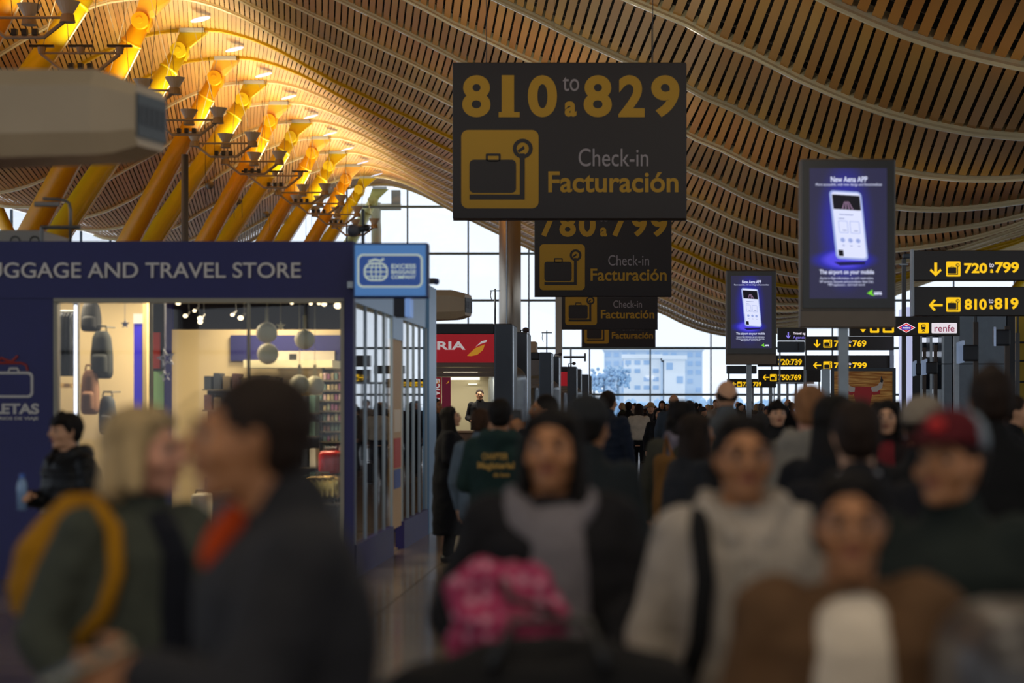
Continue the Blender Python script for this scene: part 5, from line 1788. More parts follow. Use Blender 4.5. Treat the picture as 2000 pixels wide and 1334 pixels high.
        if yt == 505:
            MB().rbox(PX(px - 3, Y), PX(px + 14, Y), Y - .1, Y + .05, PZ(505, Y), PZ(496, Y), .02, 2).obj('camera_head', M_greypaint, t)
            MB().box(PX(px - 9, Y), PX(px + 8, Y), Y - .02, Y + .0, PZ(518, Y), PZ(515, Y)).obj('arm', M_steel, t)
    # far counters and glazed lobby low down behind the signs
    Y = 100
    t = thing('glazed_lobby', 'glazed lobby with pale frames low behind the lit signs', 'lobby', (PX(1520, Y), Y, 0))
    for i in range(7):
        px = 1470 + i * 17
        MB().box(PX(px, Y) - .06, PX(px, Y) + .06, Y, Y + .15, 0, PZ(748, Y)).obj('frame_post', M_steel, t)
    MB().box(PX(1468, Y), PX(1590, Y), Y, Y + .2, PZ(750, Y), PZ(746, Y)).obj('frame_head', M_steel, t)
    MB().box(PX(1468, Y), PX(1590, Y), Y - .02, Y + .2, PZ(772, Y), PZ(770, Y)).obj('frame_rail', M_steel, t)
    # grey equipment boxes at the sign ends
    for i, (a, b, c, d, Y, lab) in enumerate(((1519, 1572, 667, 688, 60, 'grey back of a sign box under the travel sign'), (1419, 1478, 714, 730, 75, 'grey back of a sign box under the smaller totem'))):
        t = thing('sign_box', lab, 'box', (PX((a + b) / 2, Y), Y, 0))
        MB().rbox(PX(a, Y), PX(b, Y), Y, Y + .2, PZ(d, Y), PZ(c, Y), .02, 1).obj('casing', mat('box_grey', '#4c5a66', .5), t)
        MB().box(PX(b - 14, Y), PX(b - 11, Y), Y - .02, Y, PZ(d - 4, Y), PZ(c + 3, Y)).obj('latch', M_darkgrey, t)
        MB().box(PX(a + 3, Y), PX(a + 6, Y), Y + .05, Y + .12, 0, PZ(d, Y)).obj('post', M_steel, t)


right_side()


# ------------------------------------------------------------------ people
def V(*a): return Vector(a)


M_skin = {k: mat('skin_' + k, c, 0.5, noise=0.06, nscale=14, spec=0.35) for k, c in
          (('light', '#c79878'), ('tan', '#a9744e'), ('brown', '#8d5b3b'), ('pink', '#c08a72'), ('deep', '#6d452e'))}
M_hair = {k: mat('hair_' + k, c, 0.7, spec=0.2, noise=0.35, nscale=30, stretch=(1, 1, .15), bump=0.5, bscale=60) for k, c in
          (('black', '#14100f'), ('dark', '#231812'), ('brown', '#3b2618'), ('blond', '#a58d66'), ('ginger', '#8a6040'), ('grey', '#6f6a64'))}
M_eye = mat('eye_white', '#8c827a', 0.5)
M_iris = mat('iris_dark', '#1d120c', 0.2)
M_lip = mat('lips', '#8e4a40', 0.5)


def cloth(c, rough=0.9, **kw):
    kw.setdefault('noise', 0.12)
    kw.setdefault('nscale', 9)
    kw.setdefault('bump', 0.25)
    kw.setdefault('bscale', 25)
    return mat('cloth' + c, c, rough, spec=0.25, **kw)


POSE = {  # left/right: shoulder is fixed; elbow, wrist, hand direction (for the +X arm, mirrored for the other)
    'down': ((.245, .02, 1.13), (.25, -.05, .89), (.0, -.25, -1)),
    'walk': ((.25, .08, 1.14), (.26, .0, .90), (.0, -.2, -1)),
    'fore': ((.245, .03, 1.13), (.17, -.22, 1.07), (-.2, -1, .0)),
    'push': ((.24, -.02, 1.14), (.17, -.28, 1.06), (-.1, -1, -.15)),
    'hold': ((.24, .02, 1.14), (.08, -.24, 1.17), (-.6, -.7, .3)),
    'hip': ((.27, .06, 1.14), (.15, -.08, .98), (-.6, -.3, -.6)),
    'pocket': ((.26, .07, 1.14), (.19, -.06, .93), (-.1, -.3, -1)),
    'up': ((.24, -.12, 1.22), (.10, -.22, 1.42), (-.2, -.5, .9)),
    'back': ((.26, .10, 1.15), (.24, .08, .92), (0, 0, -1)),
    'reach': ((.235, -.10, 1.15), (.13, -.25, 1.19), (-.15, -1, .05)),
}


def head_matrix(hy, hp, fwd):
    piv = V(0, 0.0 - fwd * 0.5, 1.48)
    return Matrix.Translation(piv + V(0, -fwd * .5, -fwd * .15)) @ Matrix.Rotation(hy, 4, 'Z') @ Matrix.Rotation(hp, 4, 'X') @ Matrix.Translation(-V(0, 0, 1.48))


def arm_points(pose, s):
    e, w, h = POSE[pose]
    return V(s * .185, .005, 1.385), V(s * e[0], e[1], e[2]), V(s * w[0], w[1], w[2]), V(s * h[0], h[1], h[2]).normalized()


def add_hand(mb, wrist, d, s, inward, curl, fine):
    """palm, four unequal bent fingers and a thumb leaving the side of the palm"""
    n = inward - d * inward.dot(d)
    n = n.normalized() if n.length > 1e-3 else d.orthogonal().normalized()   # palm normal
    w = d.cross(n).normalized()                                          # across the knuckles
    thumb_side = 1 if (w.z > 0 or (abs(w.z) < .2 and w.y < 0)) else -1
    sub = 2 if fine else 1
    palm_end = wrist + d * .085
    mb.hull([(wrist + w * .018, .019), (wrist - w * .018, .019), (palm_end + w * .032, .014), (palm_end - w * .030, .014)], sub)
    lens = (.066, .076, .072, .056)
    for i in range(4):
        off = (1.5 - i) * .0205 * thumb_side
        a = wrist + d * .085 + w * off
        L = lens[i]
        d1 = (d * cos(curl * .6) + n * sin(curl * .6)).normalized()
        d2 = (d * cos(curl * 1.5) + n * sin(curl * 1.5)).normalized()
        d3 = (d * cos(curl * 2.3) + n * sin(curl * 2.3)).normalized()
        b = a + d1 * L * .45
        c = b + d2 * L * .33
        e = c + d3 * L * .26
        mb.cone(a - d * .02, .0095, b, .0088, sub).cone(b, .0088, c, .0080, sub).cone(c, .0080, e, .0068, sub)
    a = wrist + d * .028 + w * .026 * thumb_side
    b = a + (d * .55 + w * .75 * thumb_side + n * .25).normalized() * .040
    c = b + (d * .85 + w * .10 * thumb_side + n * .5).normalized() * .032
    mb.cone(a - w * .01 * thumb_side, .0135, b, .0108, sub).cone(b, .0108, c, .0085, sub)


def make_person(P):
    """P: style dict; returns list of (part name, mesh, subparts)"""
    lod = P.get('lod', 1)          # 0 near, 1 middle, 2 far
    fem = P.get('fem', False)
    bulk = P.get('bulk', 1.0)
    vb = (0.0075, 0.012, 0.022)[lod]
    vc = (0.012, 0.017, 0.026)[lod]
    vh = (0.009, 0.014, 0.022)[lod]
    sh = .93 if fem else 1.0
    HM = head_matrix(P.get('hy', 0), P.get('hp', 0), P.get('fwd', 0.03))
    skin = M_skin[P.get('skin', 'tan')]
    parts = []
    stride = P.get('stride', 0.0)
    legs = []
    for s in (-1, 1):
        hip = V(s * .088, 0, .90)
        knee = V(s * .095, -.03 - s * stride * .5, .485)
        ank = V(s * .098, .03 - s * stride + (0 if s * stride >= 0 else .05), .075 + (0.03 if s * stride < 0 else 0))
        legs.append((hip, knee, ank))
    # ---- body: one continuous surface
    mb = MB()
    mb.loft([(.80, .10, .08, 0, .01), (.86, .155, .11, 0, .01), (.95, .165, .118, 0, .012), (1.06, .135, .10, 0, .005), (1.20, .150, .108, 0, 0), (1.31, .168 * sh, .112, 0, .0),
             (1.38, .165 * sh, .09, 0, .005), (1.42, .10, .07, 0, .008), (1.45, .06, .06, 0, .008)], 20)
    neck_top = HM @ V(0, .012, 1.545)
    mb.cone(V(0, .012, 1.40), .060, neck_top, .055)
    for (hip, knee, ank) in legs:
        mb.cone(hip, .085, knee, .052).cone(knee, .052, knee.lerp(ank, .4) + V(0, .012, 0), .05).cone(knee.lerp(ank, .4), .048, ank, .036)
        mb.hull([(ank + V(0, .035, -.045), .028), (ank + V(0, -.12, -.052), .022), (ank + V(0, -.03, -.02), .034)], 1)
    for s in (-1, 1):
        sp, el, wr, hd = arm_points(P.get('armR' if s < 0 else 'armL', 'down'), s)
        sp.x *= sh
        mb.cone(sp, .052, el, .038).cone(el, .038, wr, .027)
        inward = V(-s, 0, 0) if abs(hd.z) > .6 else V(-s * .3, 0, -1)
        if P.get('grip%s' % ('R' if s < 0 else 'L')): inward = V(-s, .1, .0)
        add_hand(mb, wr, hd, s, inward, P.get('curl', .5), lod == 0)
    # head
    hb = MB()
    hb.ball((0, .018, 1.612), (.0755, .094, .098), 24, 16)
    hb.ball((0, -.018, 1.585), (.066, .068, .085), 20, 14)
    hb.hull([((0, -.010, 1.555), (.060, .060, .04)), ((0, -.066, 1.507), (.026, .020, .018)), ((.038, -.015, 1.525), .020), ((-.038, -.015, 1.525), .020)], 2)
    hb.hull([((0, -.083, 1.622), .009), ((0, -.107, 1.578), .012), ((.014, -.090, 1.574), .009), ((-.014, -.090, 1.574), .009)], 2)   # nose
    hb.cone(V(-.030, -.082, 1.628), .010, V(.030, -.082, 1.628), .010)      # brow
    hb.ball((.043, -.057, 1.572), (.024, .022, .024), 10, 8)
    hb.ball((-.043, -.057, 1.572), (.024, .022, .024), 10, 8)               # cheeks
    hb.hull([((-.018, -.082, 1.545), .008), ((.018, -.082, 1.545), .008), ((0, -.088, 1.545), .009)], 1)
    for s in (-1, 1):
        hb.hull([((s * .077, .008, 1.607), (.008, .018, .020)), ((s * .074, .004, 1.578), (.007, .012, .012))], 1)
    hb.xform(HM)
    mb.merge(hb.bm)
    me = remesh(mb, vb, 2 if lod == 0 else 1, .4)
    me.materials.append(skin)
    parts.append(('body', me, []))
    # ---- eyes, brows, lips
    if lod < 2 and not P.get('noface'):
        for s in (-1, 1):
            eb = MB().ball((s * .031, -.0735, 1.606), (.0125, .0120, .0075), 12, 8).xform(HM).mesh('eye', M_eye, True)
            ir = MB().ball((s * .031, -.0830, 1.606), (.0065, .0050, .0065), 10, 6).xform(HM).mesh('iris', M_iris, True)
            parts.append(('eye', eb, [('iris', ir)]))
            br = MB().tube([(s * .015, -.0915, 1.629), (s * .032, -.0905, 1.635), (s * .048, -.079, 1.629)], .0038, 6).xform(HM).mesh('eyebrow', M_hair[P.get('browc', 'dark')], True)
            parts.append(('eyebrow', br, []))
        lp = MB()
        lp.hull([((-.020, -.0865, 1.5465), (.005, .005, .004)), ((.020, -.0865, 1.5465), (.005, .005, .004)), ((0, -.0935, 1.5485), (.010, .006, .006)), ((0, -.092, 1.541), (.010, .006, .005))], 2)
        parts.append(('lips', lp.xform(HM).mesh('lips', M_lip, True), []))
    # ---- hair / headwear
    hs = P.get('hair', 'short')
    hc = M_hair[P.get('hairc', 'dark')]
    h = MB()
    if hs != 'bald':
        h.ball((0, .030, 1.632), (.084, .098, .093), 24, 16)
    if hs in ('short', 'fringe', 'quiff', 'crop'):
        h.ball((0, .048, 1.592), (.077, .068, .075), 18, 12)
        for s in (-1, 1):
            h.cone(V(s * .070, .0, 1.64), .014, V(s * .073, .0, 1.60), .009)
        if hs == 'fringe':
            h.hull([((-.055, -.062, 1.665), .018), ((.055, -.062, 1.665), .018), ((-.03, -.078, 1.645), .014), ((.03, -.078, 1.65), .014), ((0, -.02, 1.71), .03)], 1)
            for s in (-1, 1): h.cone(V(s * .07, -.02, 1.66), .02, V(s * .076, -.005, 1.60), .016)
        if hs == 'quiff':
            h.hull([((-.04, -.055, 1.69), .022), ((.04, -.055, 1.69), .022), ((0, .02, 1.73), .02)], 1)
    elif hs == 'bald':
        h.hull([((.066, .03, 1.60), (.014, .03, .03)), ((.05, .08, 1.585), .022), ((0, .095, 1.58), .02), ((0, .085, 1.62), .02), ((.06, .05, 1.635), .012)], 1)
        h.hull([((-.066, .03, 1.60), (.014, .03, .03)), ((-.05, .08, 1.585), .022), ((0, .095, 1.58), .02), ((0, .085, 1.62), .02), ((-.06, .05, 1.635), .012)], 1)
    elif hs == 'tied':
        h.ball((0, .05, 1.60), (.076, .066, .07), 18, 12)
        h.hull([((-.05, -.040, 1.69), .020), ((.05, -.040, 1.69), .020), ((0, -.03, 1.70), .026)], 1)
        for s in (-1, 1): h.cone(V(s * .068, -.012, 1.665), .016, V(s * .074, .02, 1.59), .014)
        for s in (-1, 1): h.hull([((s * .070, .005, 1.65), (.02, .035, .03)), ((s * .074, .035, 1.585), (.016, .03, .035)), ((s * .05, .07, 1.55), .03)], 1)
        h.ball((0, .115, 1.60), (.038, .034, .036), 14, 10)
        h.cone(V(0, .12, 1.59), .03, V(.02, .10, 1.44), .018)
    elif hs in ('long', 'bob', 'curly'):
        zl = {'long': 1.33, 'bob': 1.46, 'curly': 1.40}[hs]
        h.hull([((0, .045, 1.60), (.088, .07, .08)), ((-.06, .06, zl + .05), .045), ((.06, .06, zl + .05), .045), ((0, .09, zl), .035)], 2)
        for s in (-1, 1):
            h.hull([((s * .068, -.012, 1.655), (.022, .035, .03)), ((s * .080, .010, 1.58), (.02, .035, .03)), ((s * .088, -.012, zl + .05), (.026, .030, .02)), ((s * .07, .05, 1.55), .03)], 1)
        h.hull([((-.055, -.045, 1.678), .020), ((.055, -.045, 1.678), .020), ((0, -.02, 1.70), .03)], 1)
        if hs == 'curly':
            rn = random.Random(5)
            for _ in range(46):
                a = rn.uniform(-.3, pi + .3)
                z = rn.uniform(1.43, 1.70)
                rr = .10 if z < 1.62 else .075
                h.ball((rr * cos(a), .03 + rr * .8 * sin(a), z), rn.uniform(.02, .032), 8, 6)
    if hs in ('beanie', 'cap', 'hood'):
        h.ball((0, .05, 1.585), (.074, .062, .06), 16, 10)
    h.xform(HM)
    me = remesh(h, vh, 2, .5, puff=.006 if lod < 2 else 0, seed=1, pscale=.03)
    me.materials.append(hc)
    parts.append(('hair', me, []))
    if hs == 'beanie':
        b = MB()
        b.loft([(1.635, .093, .104, 0, .025), (1.655, .096, .106, 0, .025), (1.675, .095, .105, 0, .025), (1.71, .085, .093, 0, .027), (1.74, .06, .065, 0, .03), (1.752, .025, .03, 0, .03)], 24, 2.0)
        b.loft([(1.625, .097, .108, 0, .025), (1.665, .099, .110, 0, .025)], 24, 2.0)
        me = remesh(b.xform(HM), vc, 3)
        me.materials.append(cloth(P['hatc']))
        parts.append(('beanie', me, []))
    if hs == 'cap':
        b = MB()
        b.loft([(1.645, .090, .104, 0, .018), (1.67, .090, .104, 0, .018), (1.705, .080, .094, 0, .018), (1.735, .055, .065, 0, .018), (1.745, .02, .02, 0, .018)], 24, 2.0)
        me = remesh(b.xform(HM), vc * .8, 2)
        me.materials.append(cloth(P['hatc']))
        me.materials.append(cloth('#7f8b96'))
        inv = HM.inverted()
        for p in me.polygons:
            if (inv @ p.center).y > -0.005: p.material_index = 1
        br = MB().hull([((-.055, -.075, 1.655), (.02, .02, .006)), ((.055, -.075, 1.655), (.02, .02, .006)), ((-.035, -.145, 1.642), (.02, .02, .006)), ((.035, -.145, 1.642), (.02, .02, .006)), ((0, -.155, 1.644), (.02, .02, .006))], 2).xform(HM).mesh('brim', cloth(P['hatc']), True)
        bd = MB().ball((0, -.082, 1.69), (.026, .012, .018), 12, 8).xform(HM).mesh('cap_badge', mat('badge_red', '#b81818', 0.6), True)
        parts.append(('cap', me, [('brim', br), ('cap_badge', bd)]))
    if P.get('glasses'):
        g = MB()
        for s in (-1, 1):
            g.tube([(s * .033 + .024 * cos(a * pi / 8), -.098 + abs(cos(a * pi / 8)) * .002, 1.604 + .019 * sin(a * pi / 8)) for a in range(16)], .0020, 5, closed=True)
            g.tube([(s * .057, -.096, 1.608), (s * .078, -.04, 1.608), (s * .080, .02, 1.604)], .0018, 5)
        g.tube([(-.010, -.100, 1.606), (.010, -.100, 1.606)], .0018, 5)
        parts.append(('glasses', g.xform(HM).mesh('glasses', mat('glasses_frame', '#1a1614', .3), True), []))
    # ---- trousers
    t = MB()
    for (hip, knee, ank) in legs:
        t.cone(hip, .105 * bulk, knee, .075).cone(knee, .075, ank + V(0, .0, .03), .062)
    t.loft([(.83, .13, .10, 0, .01), (.90, .175 * bulk, .13, 0, .01), (.98, .170 * bulk, .125, 0, .01), (1.03, .15, .112, 0, .008)], 20)
    me = remesh(t, vc, 4, puff=.012 if lod < 2 else 0, seed=2)
    me.materials.append(cloth(P.get('legc', '#17181c')))
    parts.append(('trousers', me, []))
    for i, (hip, knee, ank) in enumerate(legs):
        f = MB().hull([(ank + V(0, .035, -.035), .040), (ank + V(0, -.125, -.045), .030), (ank + V(0, -.03, .0), .046)], 2)
        sm = f.mesh('shoe', mat('shoe' + P.get('shoec', '#101012'), P.get('shoec', '#101012'), .5), True)
        parts.append(('shoe', sm, []))
    # ---- coat / jacket / top
    c = P.get('coat', '#17191c')
    hem = P.get('hem', .84)
    k = bulk
    j = MB()
    if hem < .75:
        j.loft([(hem, .20 * k, .165 * k, 0, .01), (hem + .12, .205 * k, .168 * k, 0, .01), (.90, .205 * k, .165 * k, 0, .01), (1.05, .188 * k, .152 * k, 0, .005), (1.22, .198 * k, .155 * k, 0, 0), (1.33, .205 * sh * k, .148 * k, 0, 0),
                (1.40, .185 * sh, .115, 0, .005), (1.44, .115, .09, 0, .008), (1.465, .075, .07, 0, .01)], 28)
    else:
        j.loft([(hem, .180 * k, .145 * k, 0, .01), (hem + .05, .190 * k, .152 * k, 0, .01), (1.0, .185 * k, .150 * k, 0, .008), (1.12, .185 * k, .150 * k, 0, .002), (1.24, .198 * k, .153 * k, 0, 0), (1.33, .205 * sh * k, .146 * k, 0, 0),
                (1.40, .185 * sh, .115, 0, .005), (1.44, .115, .09, 0, .008), (1.465, .075, .07, 0, .01)], 28)
    for s in (-1, 1):
        sp, el, wr, hd = arm_points(P.get('armR' if s < 0 else 'armL', 'down'), s)
        sp.x *= sh
        q = P.get('sleeve', 1.0)
        cuff = el.lerp(wr, .93)
        j.cone(sp + V(-s * .01, 0, -.005), .078 * q, el, .062 * q).cone(el, .062 * q, cuff, .048 * q)
    if P.get('quilt'):
        z = hem + .06
        while z < 1.38:
            j.loft([(z - .012, .19 * k, .15 * k, 0, .004), (z, .208 * k, .168 * k, 0, .004), (z + .012, .19 * k, .15 * k, 0, .004)], 24)
            z += .085
        for s in (-1, 1):
            sp, el, wr, hd = arm_points(P.get('armR' if s < 0 else 'armL', 'down'), s)
            for a, b, r in ((sp, el, .084), (el, wr, .068)):
                for f in (.2, .5, .8):
                    m_ = a.lerp(b, f)
                    j.ball(m_, (r, r, r * .9), 10, 8)
    nk = P.get('collar', 'stand')
    if nk == 'stand':
        j.cone(V(0, .012, 1.42), .082, V(0, .008, 1.475), .076)
    elif nk == 'hood':
        j.hull([((-.09, .07, 1.44), .055), ((.09, .07, 1.44), .055), ((0, .125, 1.455), .062), ((0, .11, 1.37), .045)], 2)
        for s in (-1, 1):
            j.hull([((s * .092, .05, 1.475), .046), ((s * .095, -.03, 1.455), .044), ((s * .04, -.11, 1.385), .034)], 1)
            j.hull([((s * .095, -.03, 1.455), .044), ((s * .13, .0, 1.42), .04), ((s * .05, -.10, 1.36), .034)], 1)
    elif nk == 'suit':
        j.cone(V(0, .03, 1.42), .078, V(0, .03, 1.455), .072)
    me = remesh(j, vc, 4 if lod == 0 else 2, puff=P.get('puff', .022) if lod < 2 else 0, seed=3, pscale=.11)
    me.materials.append(cloth(c, P.get('rough', .9)))
    subs = []
    if P.get('buttons'):
        for z in (1.22, 1.08, .94):
            subs.append(('button', MB().cyl((P['buttons'], -.175, z), (P['buttons'], -.155, z), .014, n=12).mesh('button', mat('button_pale', '#9a9a90', .3))))
    if P.get('zip'):
        subs.append(('zip', MB().box(-.004, .004, -.168, -.15, hem + .05, 1.36).mesh('zip', M_black)))
    parts.append((P.get('coatname', 'jacket'), me, subs))
    if P.get('inner'):
        w = P.get('innerw', .075)
        f = MB()
        f.loft([(hem - .01, w * 1.15, .05, 0, -.128 * k), (1.05, w, .05, 0, -.126 * k), (1.24, w * .95, .055, 0, -.126 * k), (1.33, w * .9, .06, 0, -.112 * k), (1.40, w * .85, .065, 0, -.08), (1.44, .07, .07, 0, -.02), (1.46, .06, .06, 0, 0)], 20)
        if P.get('innercollar') == 'hood':
            f.hull([((-.06, .06, 1.45), .03), ((.06, .06, 1.45), .03), ((-.055, -.06, 1.41), .028), ((.055, -.06, 1.41), .028), ((0, .07, 1.46), .03)], 1)
            f.hull([((-.105, .03, 1.465), .034), ((-.10, -.06, 1.44), .036), ((-.04, -.125, 1.36), .03)], 1)
            f.hull([((.105, .03, 1.465), .034), ((.10, -.06, 1.44), .036), ((.04, -.125, 1.36), .03)], 1)
            f.hull([((-.10, -.04, 1.45), .034), ((-.165, -.02, 1.41), .03), ((-.07, -.12, 1.36), .03)], 1)
        elif P.get('innercollar') == 'wide':
            f.hull([((0, -.065, 1.43), .05), ((.05, -.03, 1.45), .045), ((-.05, -.03, 1.45), .045), ((0, -.10, 1.36), .045), ((0, .03, 1.46), .05)], 2)
        elif P.get('innercollar') == 'high':
            f.cone(V(0, .010, 1.42), .075, V(0, .0, 1.485), .068)
        me = remesh(f, vc, 3, puff=.008, seed=4)
        me.materials.append(cloth(P['inner']))
        parts.append((P.get('innername', 'shirt'), me, []))
    if P.get('patch'):
        f = MB().hull([((0, -.118, 1.405), .026), ((.0, -.130, 1.375), .022), ((0, -.085, 1.45), .028), ((-.03, -.09, 1.44), .02), ((.03, -.09, 1.44), .02)], 2)
        me = remesh(f, vc * .7, 2)
        me.materials.append(cloth(P['patch']))
        parts.append(('orange_collar', me, []))
    if P.get('shirt_collar'):
        f = MB().tube([(.062 * cos(a * pi / 8), .012 + .062 * sin(a * pi / 8), 1.475) for a in range(16)], .012, 6, closed=True)
        parts.append(('shirt_collar', f.mesh('shirt_collar', cloth(P['shirt_collar']), True), []))
    if P.get('cords'):
        for s in (-1, 1):
            parts.append(('hood_cord', MB().tube([(s * .035, -.135, 1.36), (s * .04, -.175, 1.28), (s * .042, -.172, 1.18)], .004, 5).mesh('hood_cord', cloth('#b0a79c')), []))
    if P.get('backstrap'):
        f = MB().tube([(s_ * .001 + x, y, z) for s_, x, y, z in ((0, -.115, .02, 1.475), (0, -.13, -.12, 1.40), (0, -.125, -.18, 1.28), (0, -.14, -.18, 1.12), (0, -.17, -.14, 1.0))], [.028] * 5, 8)
        for v in f.bm.verts: v.co.y = v.co.y
        parts.append(('shoulder_strap', f.mesh('shoulder_strap', cloth(P['backstrap']), True), []))
    if P.get('scarf'):
        f = MB()
        for a in range(10):
            q = a * 2 * pi / 10
            f.ball((.085 * cos(q), .01 + .085 * sin(q), 1.45 + .02 * sin(3 * q)), .046, 10, 8)
        f.hull([((.03, .10, 1.42), .04), ((.05, .12, 1.30), .03)], 1)
        me = remesh(f, vc, 2, puff=.02, seed=5, pscale=.05)
        me.materials.append(mat('plaid' + P['scarf'], P['scarf'], .9, noise=.6, nscale=22, bump=.3))
        parts.append(('scarf', me, []))
    return parts


PCACHE = {}
PEOPLE = []


def person(label, cx, Y, top, yaw=0.0, bodypx=None, group=None, base=0.0, key=None, H=None, **P):
    """cx: head centre column; top: row of the crown; yaw 0 faces the camera"""
    lean = P.get('fwd', 0.03)
    if key and key in PCACHE:
        parts = PCACHE[key]
    else:
        parts = make_person(P)
        if key: PCACHE[key] = parts
    topz = {'beanie': 1.765, 'cap': 1.755, 'bald': 1.712}.get(P.get('hair', 'short'), 1.725)
    h = H or (PZ(top, Y) - base)
    s = h / topz
    X = PX(cx, Y)
    hx, hy = sin(radians(yaw)) * -1 * 0, 0
    # head sits a little ahead of the feet
    off = Matrix.Rotation(radians(yaw), 4, 'Z') @ Vector((0, -lean * s, 0))
    t = thing('person', label, 'person', (X - off.x, Y - off.y, base), group=group, rz=radians(yaw))
    t.scale = (s, s, s)
    for name, me, subs in parts:
        o = bpy.data.objects.new(name, me)
        COL.objects.link(o)
        o.parent = t
        for n2, m2 in subs:
            q = bpy.data.objects.new(n2, m2)
            COL.objects.link(q)
            q.parent = o
    PEOPLE.append(t)
    return t


def at_person(t, p):
    """a point of the person's own frame in the hall"""
    s = t.scale[0]
    return Matrix.Translation(t.location) @ Matrix.Rotation(t.rotation_euler.z, 4, 'Z') @ (Vector(p) * s)


# foreground --------------------------------------------------------
p_blond = person('blond woman in long grey-green coat with yellow strap, facing right', 285, 5.0, 786, 52, fem=True, lod=0, hair='bob', hairc='blond', browc='blond', skin='pink', hy=.45,
                 coat='#3c4038', hem=.42, coatname='coat', inner='#0c0f1a', innername='sweater', innercollar='high', innerw=.06, armR='pocket', armL='pocket', legc='#15161a', bulk=1.03, buttons=.09, sleeve=1.1)
p_man = person('man with short dark hair and orange collar in dark jacket, facing left', 478, 3.55, 708, -72, bulk=1.06, lod=0, hair='short', hairc='dark', skin='tan', hy=-.05, hp=-.03, fwd=.07,
               coat='#26262a', hem=.80, patch='#b23c0a', armL='reach', armR='fore', curl=.9, gripL=True, sleeve=1.12, legc='#1b1c20', stride=.1)
p_dark = person('woman with long dark hair in open black jacket over grey hoodie', 1078, 5.35, 786, 10, fem=True, lod=0, hair='long', hairc='black', skin='tan', hy=-.28,
                coat='#18171b', hem=.72, bulk=1.1, collar='open', inner='#6f6a70', innername='hoodie', innercollar='hood', innerw=.095, armR='hip', armL='push', curl=.8, cords=True, sleeve=1.25, puff=.03)
p_white = person('woman with glasses in light grey hoodie with black shoulder strap', 1452, 5.1, 799, 6, fem=True, lod=0, hair='tied', hairc='black', skin='tan', hy=.0, glasses=True,
                 coat='#a0968c', coatname='hoodie', collar='hood', hem=.80, armR='down', armL='down', curl=.8, backstrap='#101013', cords=True, sleeve=1.15)
p_front = person('nearest woman with glasses, brown jacket and pale top', 1660, 3.95, 912, -2, fem=True, lod=0, hair='tied', hairc='black', skin='tan', glasses=True, hy=.0,
                 coat='#5a412b', hem=.78, bulk=1.12, collar='open', inner='#cfc2b2', innername='top', innercollar='open', innerw=.10, armR='push', armL='push', sleeve=1.4, puff=.03)
p_cap = person('man in red cap with grey mesh back and dark green jacket', 1848, 4.75, 783, -28, lod=0, hair='cap', hatc='#4f1119', hairc='dark', skin='tan', hy=-.12, hp=-.12,
               coat='#1d2422', hem=.74, bulk=1.15, armR='push', armL='push', sleeve=1.25, puff=.03, zip=True)
p_black = person('tall man in black with curly dark hair seen from behind at the right', 1936, 7.4, 714, 178, lod=1, hair='quiff', hairc='dark', skin='brown', coat='#0d0e11', hem=.78, noface=True)
p_suit = person('man with round dark hair in dark suit seen from behind', 1673, 6.3, 774, 182, lod=1, hair='short', hairc='dark', skin='light', coat='#12131a', hem=.74, collar='suit', shirt_collar='#8d8f99', noface=True)
p_ging = person('man with cropped ginger hair in light grey hoodie seen from behind', 1582, 9.6, 747, 176, lod=1, hair='short', hairc='ginger', skin='pink', coat='#7f7a72', coatname='hoodie', collar='hood', hem=.80, backstrap='#1c1c22', noface=True)
person('woman with dark hair partly hidden behind the man in suit', 1636, 8.0, 764, 150, lod=1, fem=True, hair='long', hairc='black', skin='tan', coat='#101116', hem=.7, hy=-.2, noface=True)
person('woman with curly dark hair facing the camera beside the red cap', 1732, 13, 778, -10, lod=1, fem=True, hair='curly', hairc='black', skin='light', coat='#1c1416', hem=.7, inner='#6b1f26', innername='scarf_front', innercollar='high')
person('person in beige wool beanie standing behind the red cap', 1803, 8.3, 764, 170, lod=1, hair='beanie', hatc='#8e8274', hairc='dark', skin='tan', coat='#1a1b1f', hem=.78, noface=True)
person('bearded man in profile at the right edge', 1988, 14, 769, 75, lod=1, hair='short', hairc='dark', skin='light', coat='#101216', hem=.78)
person('young man with black fringe facing the camera beyond the ginger man', 1518, 17, 779, 8, lod=1, hair='fringe', hairc='black', skin='light', coat='#17181c', hem=.78)
person('balding man in grey coat seen from behind under the smaller totem', 1419, 15, 742, 185, lod=1, hair='bald', hairc='dark', skin='light', coat='#4e545a', hem=.5, noface=True)
p_scarf = person('person with plaid scarf and olive coat seen from behind', 1334, 13.6, 779, 160, lod=1, hair='curly', hairc='black', skin='tan', coat='#3b3a31', hem=.6, scarf='#6a6472', noface=True, bulk=1.0)
person('woman with long dark hair in dark grey coat seen from behind', 1362, 11, 805, 118, lod=1, fem=True, hair='long', hairc='dark', skin='tan', coat='#23252a', hem=.55, noface=True, bulk=1.05)
person('woman in cream sweater and black trousers walking away', 1248, 41.8, 787, 176, lod=1, fem=True, hair='long', hairc='dark', skin='light', coat='#bdb6a6', coatname='sweater', hem=.93, legc='#101218', stride=.16, noface=True)
person('man in navy quilted jacket seen from behind', 1190, 22, 761, 150, lod=1, hair='short', hairc='dark', skin='light', coat='#1a2436', hem=.74, quilt=True, noface=True, bulk=1.08)
person('person with dark knitted beanie and dark coat walking away', 1153, 8.6, 761, 160, lod=1, hair='beanie', hatc='#2b2c2e', hairc='black', skin='tan', coat='#20262a', hem=.6, bulk=1.1, noface=True)
p_green = person('man in dark green hoodie with gold print on the back', 978, 13.6, 776, 176, lod=1, hair='short', hairc='black', skin='tan', coat='#1d3230', coatname='hoodie', collar='hood', hem=.80, legc='#9b9ca0', bulk=1.12, noface=True, armL='fore', armR='fore')
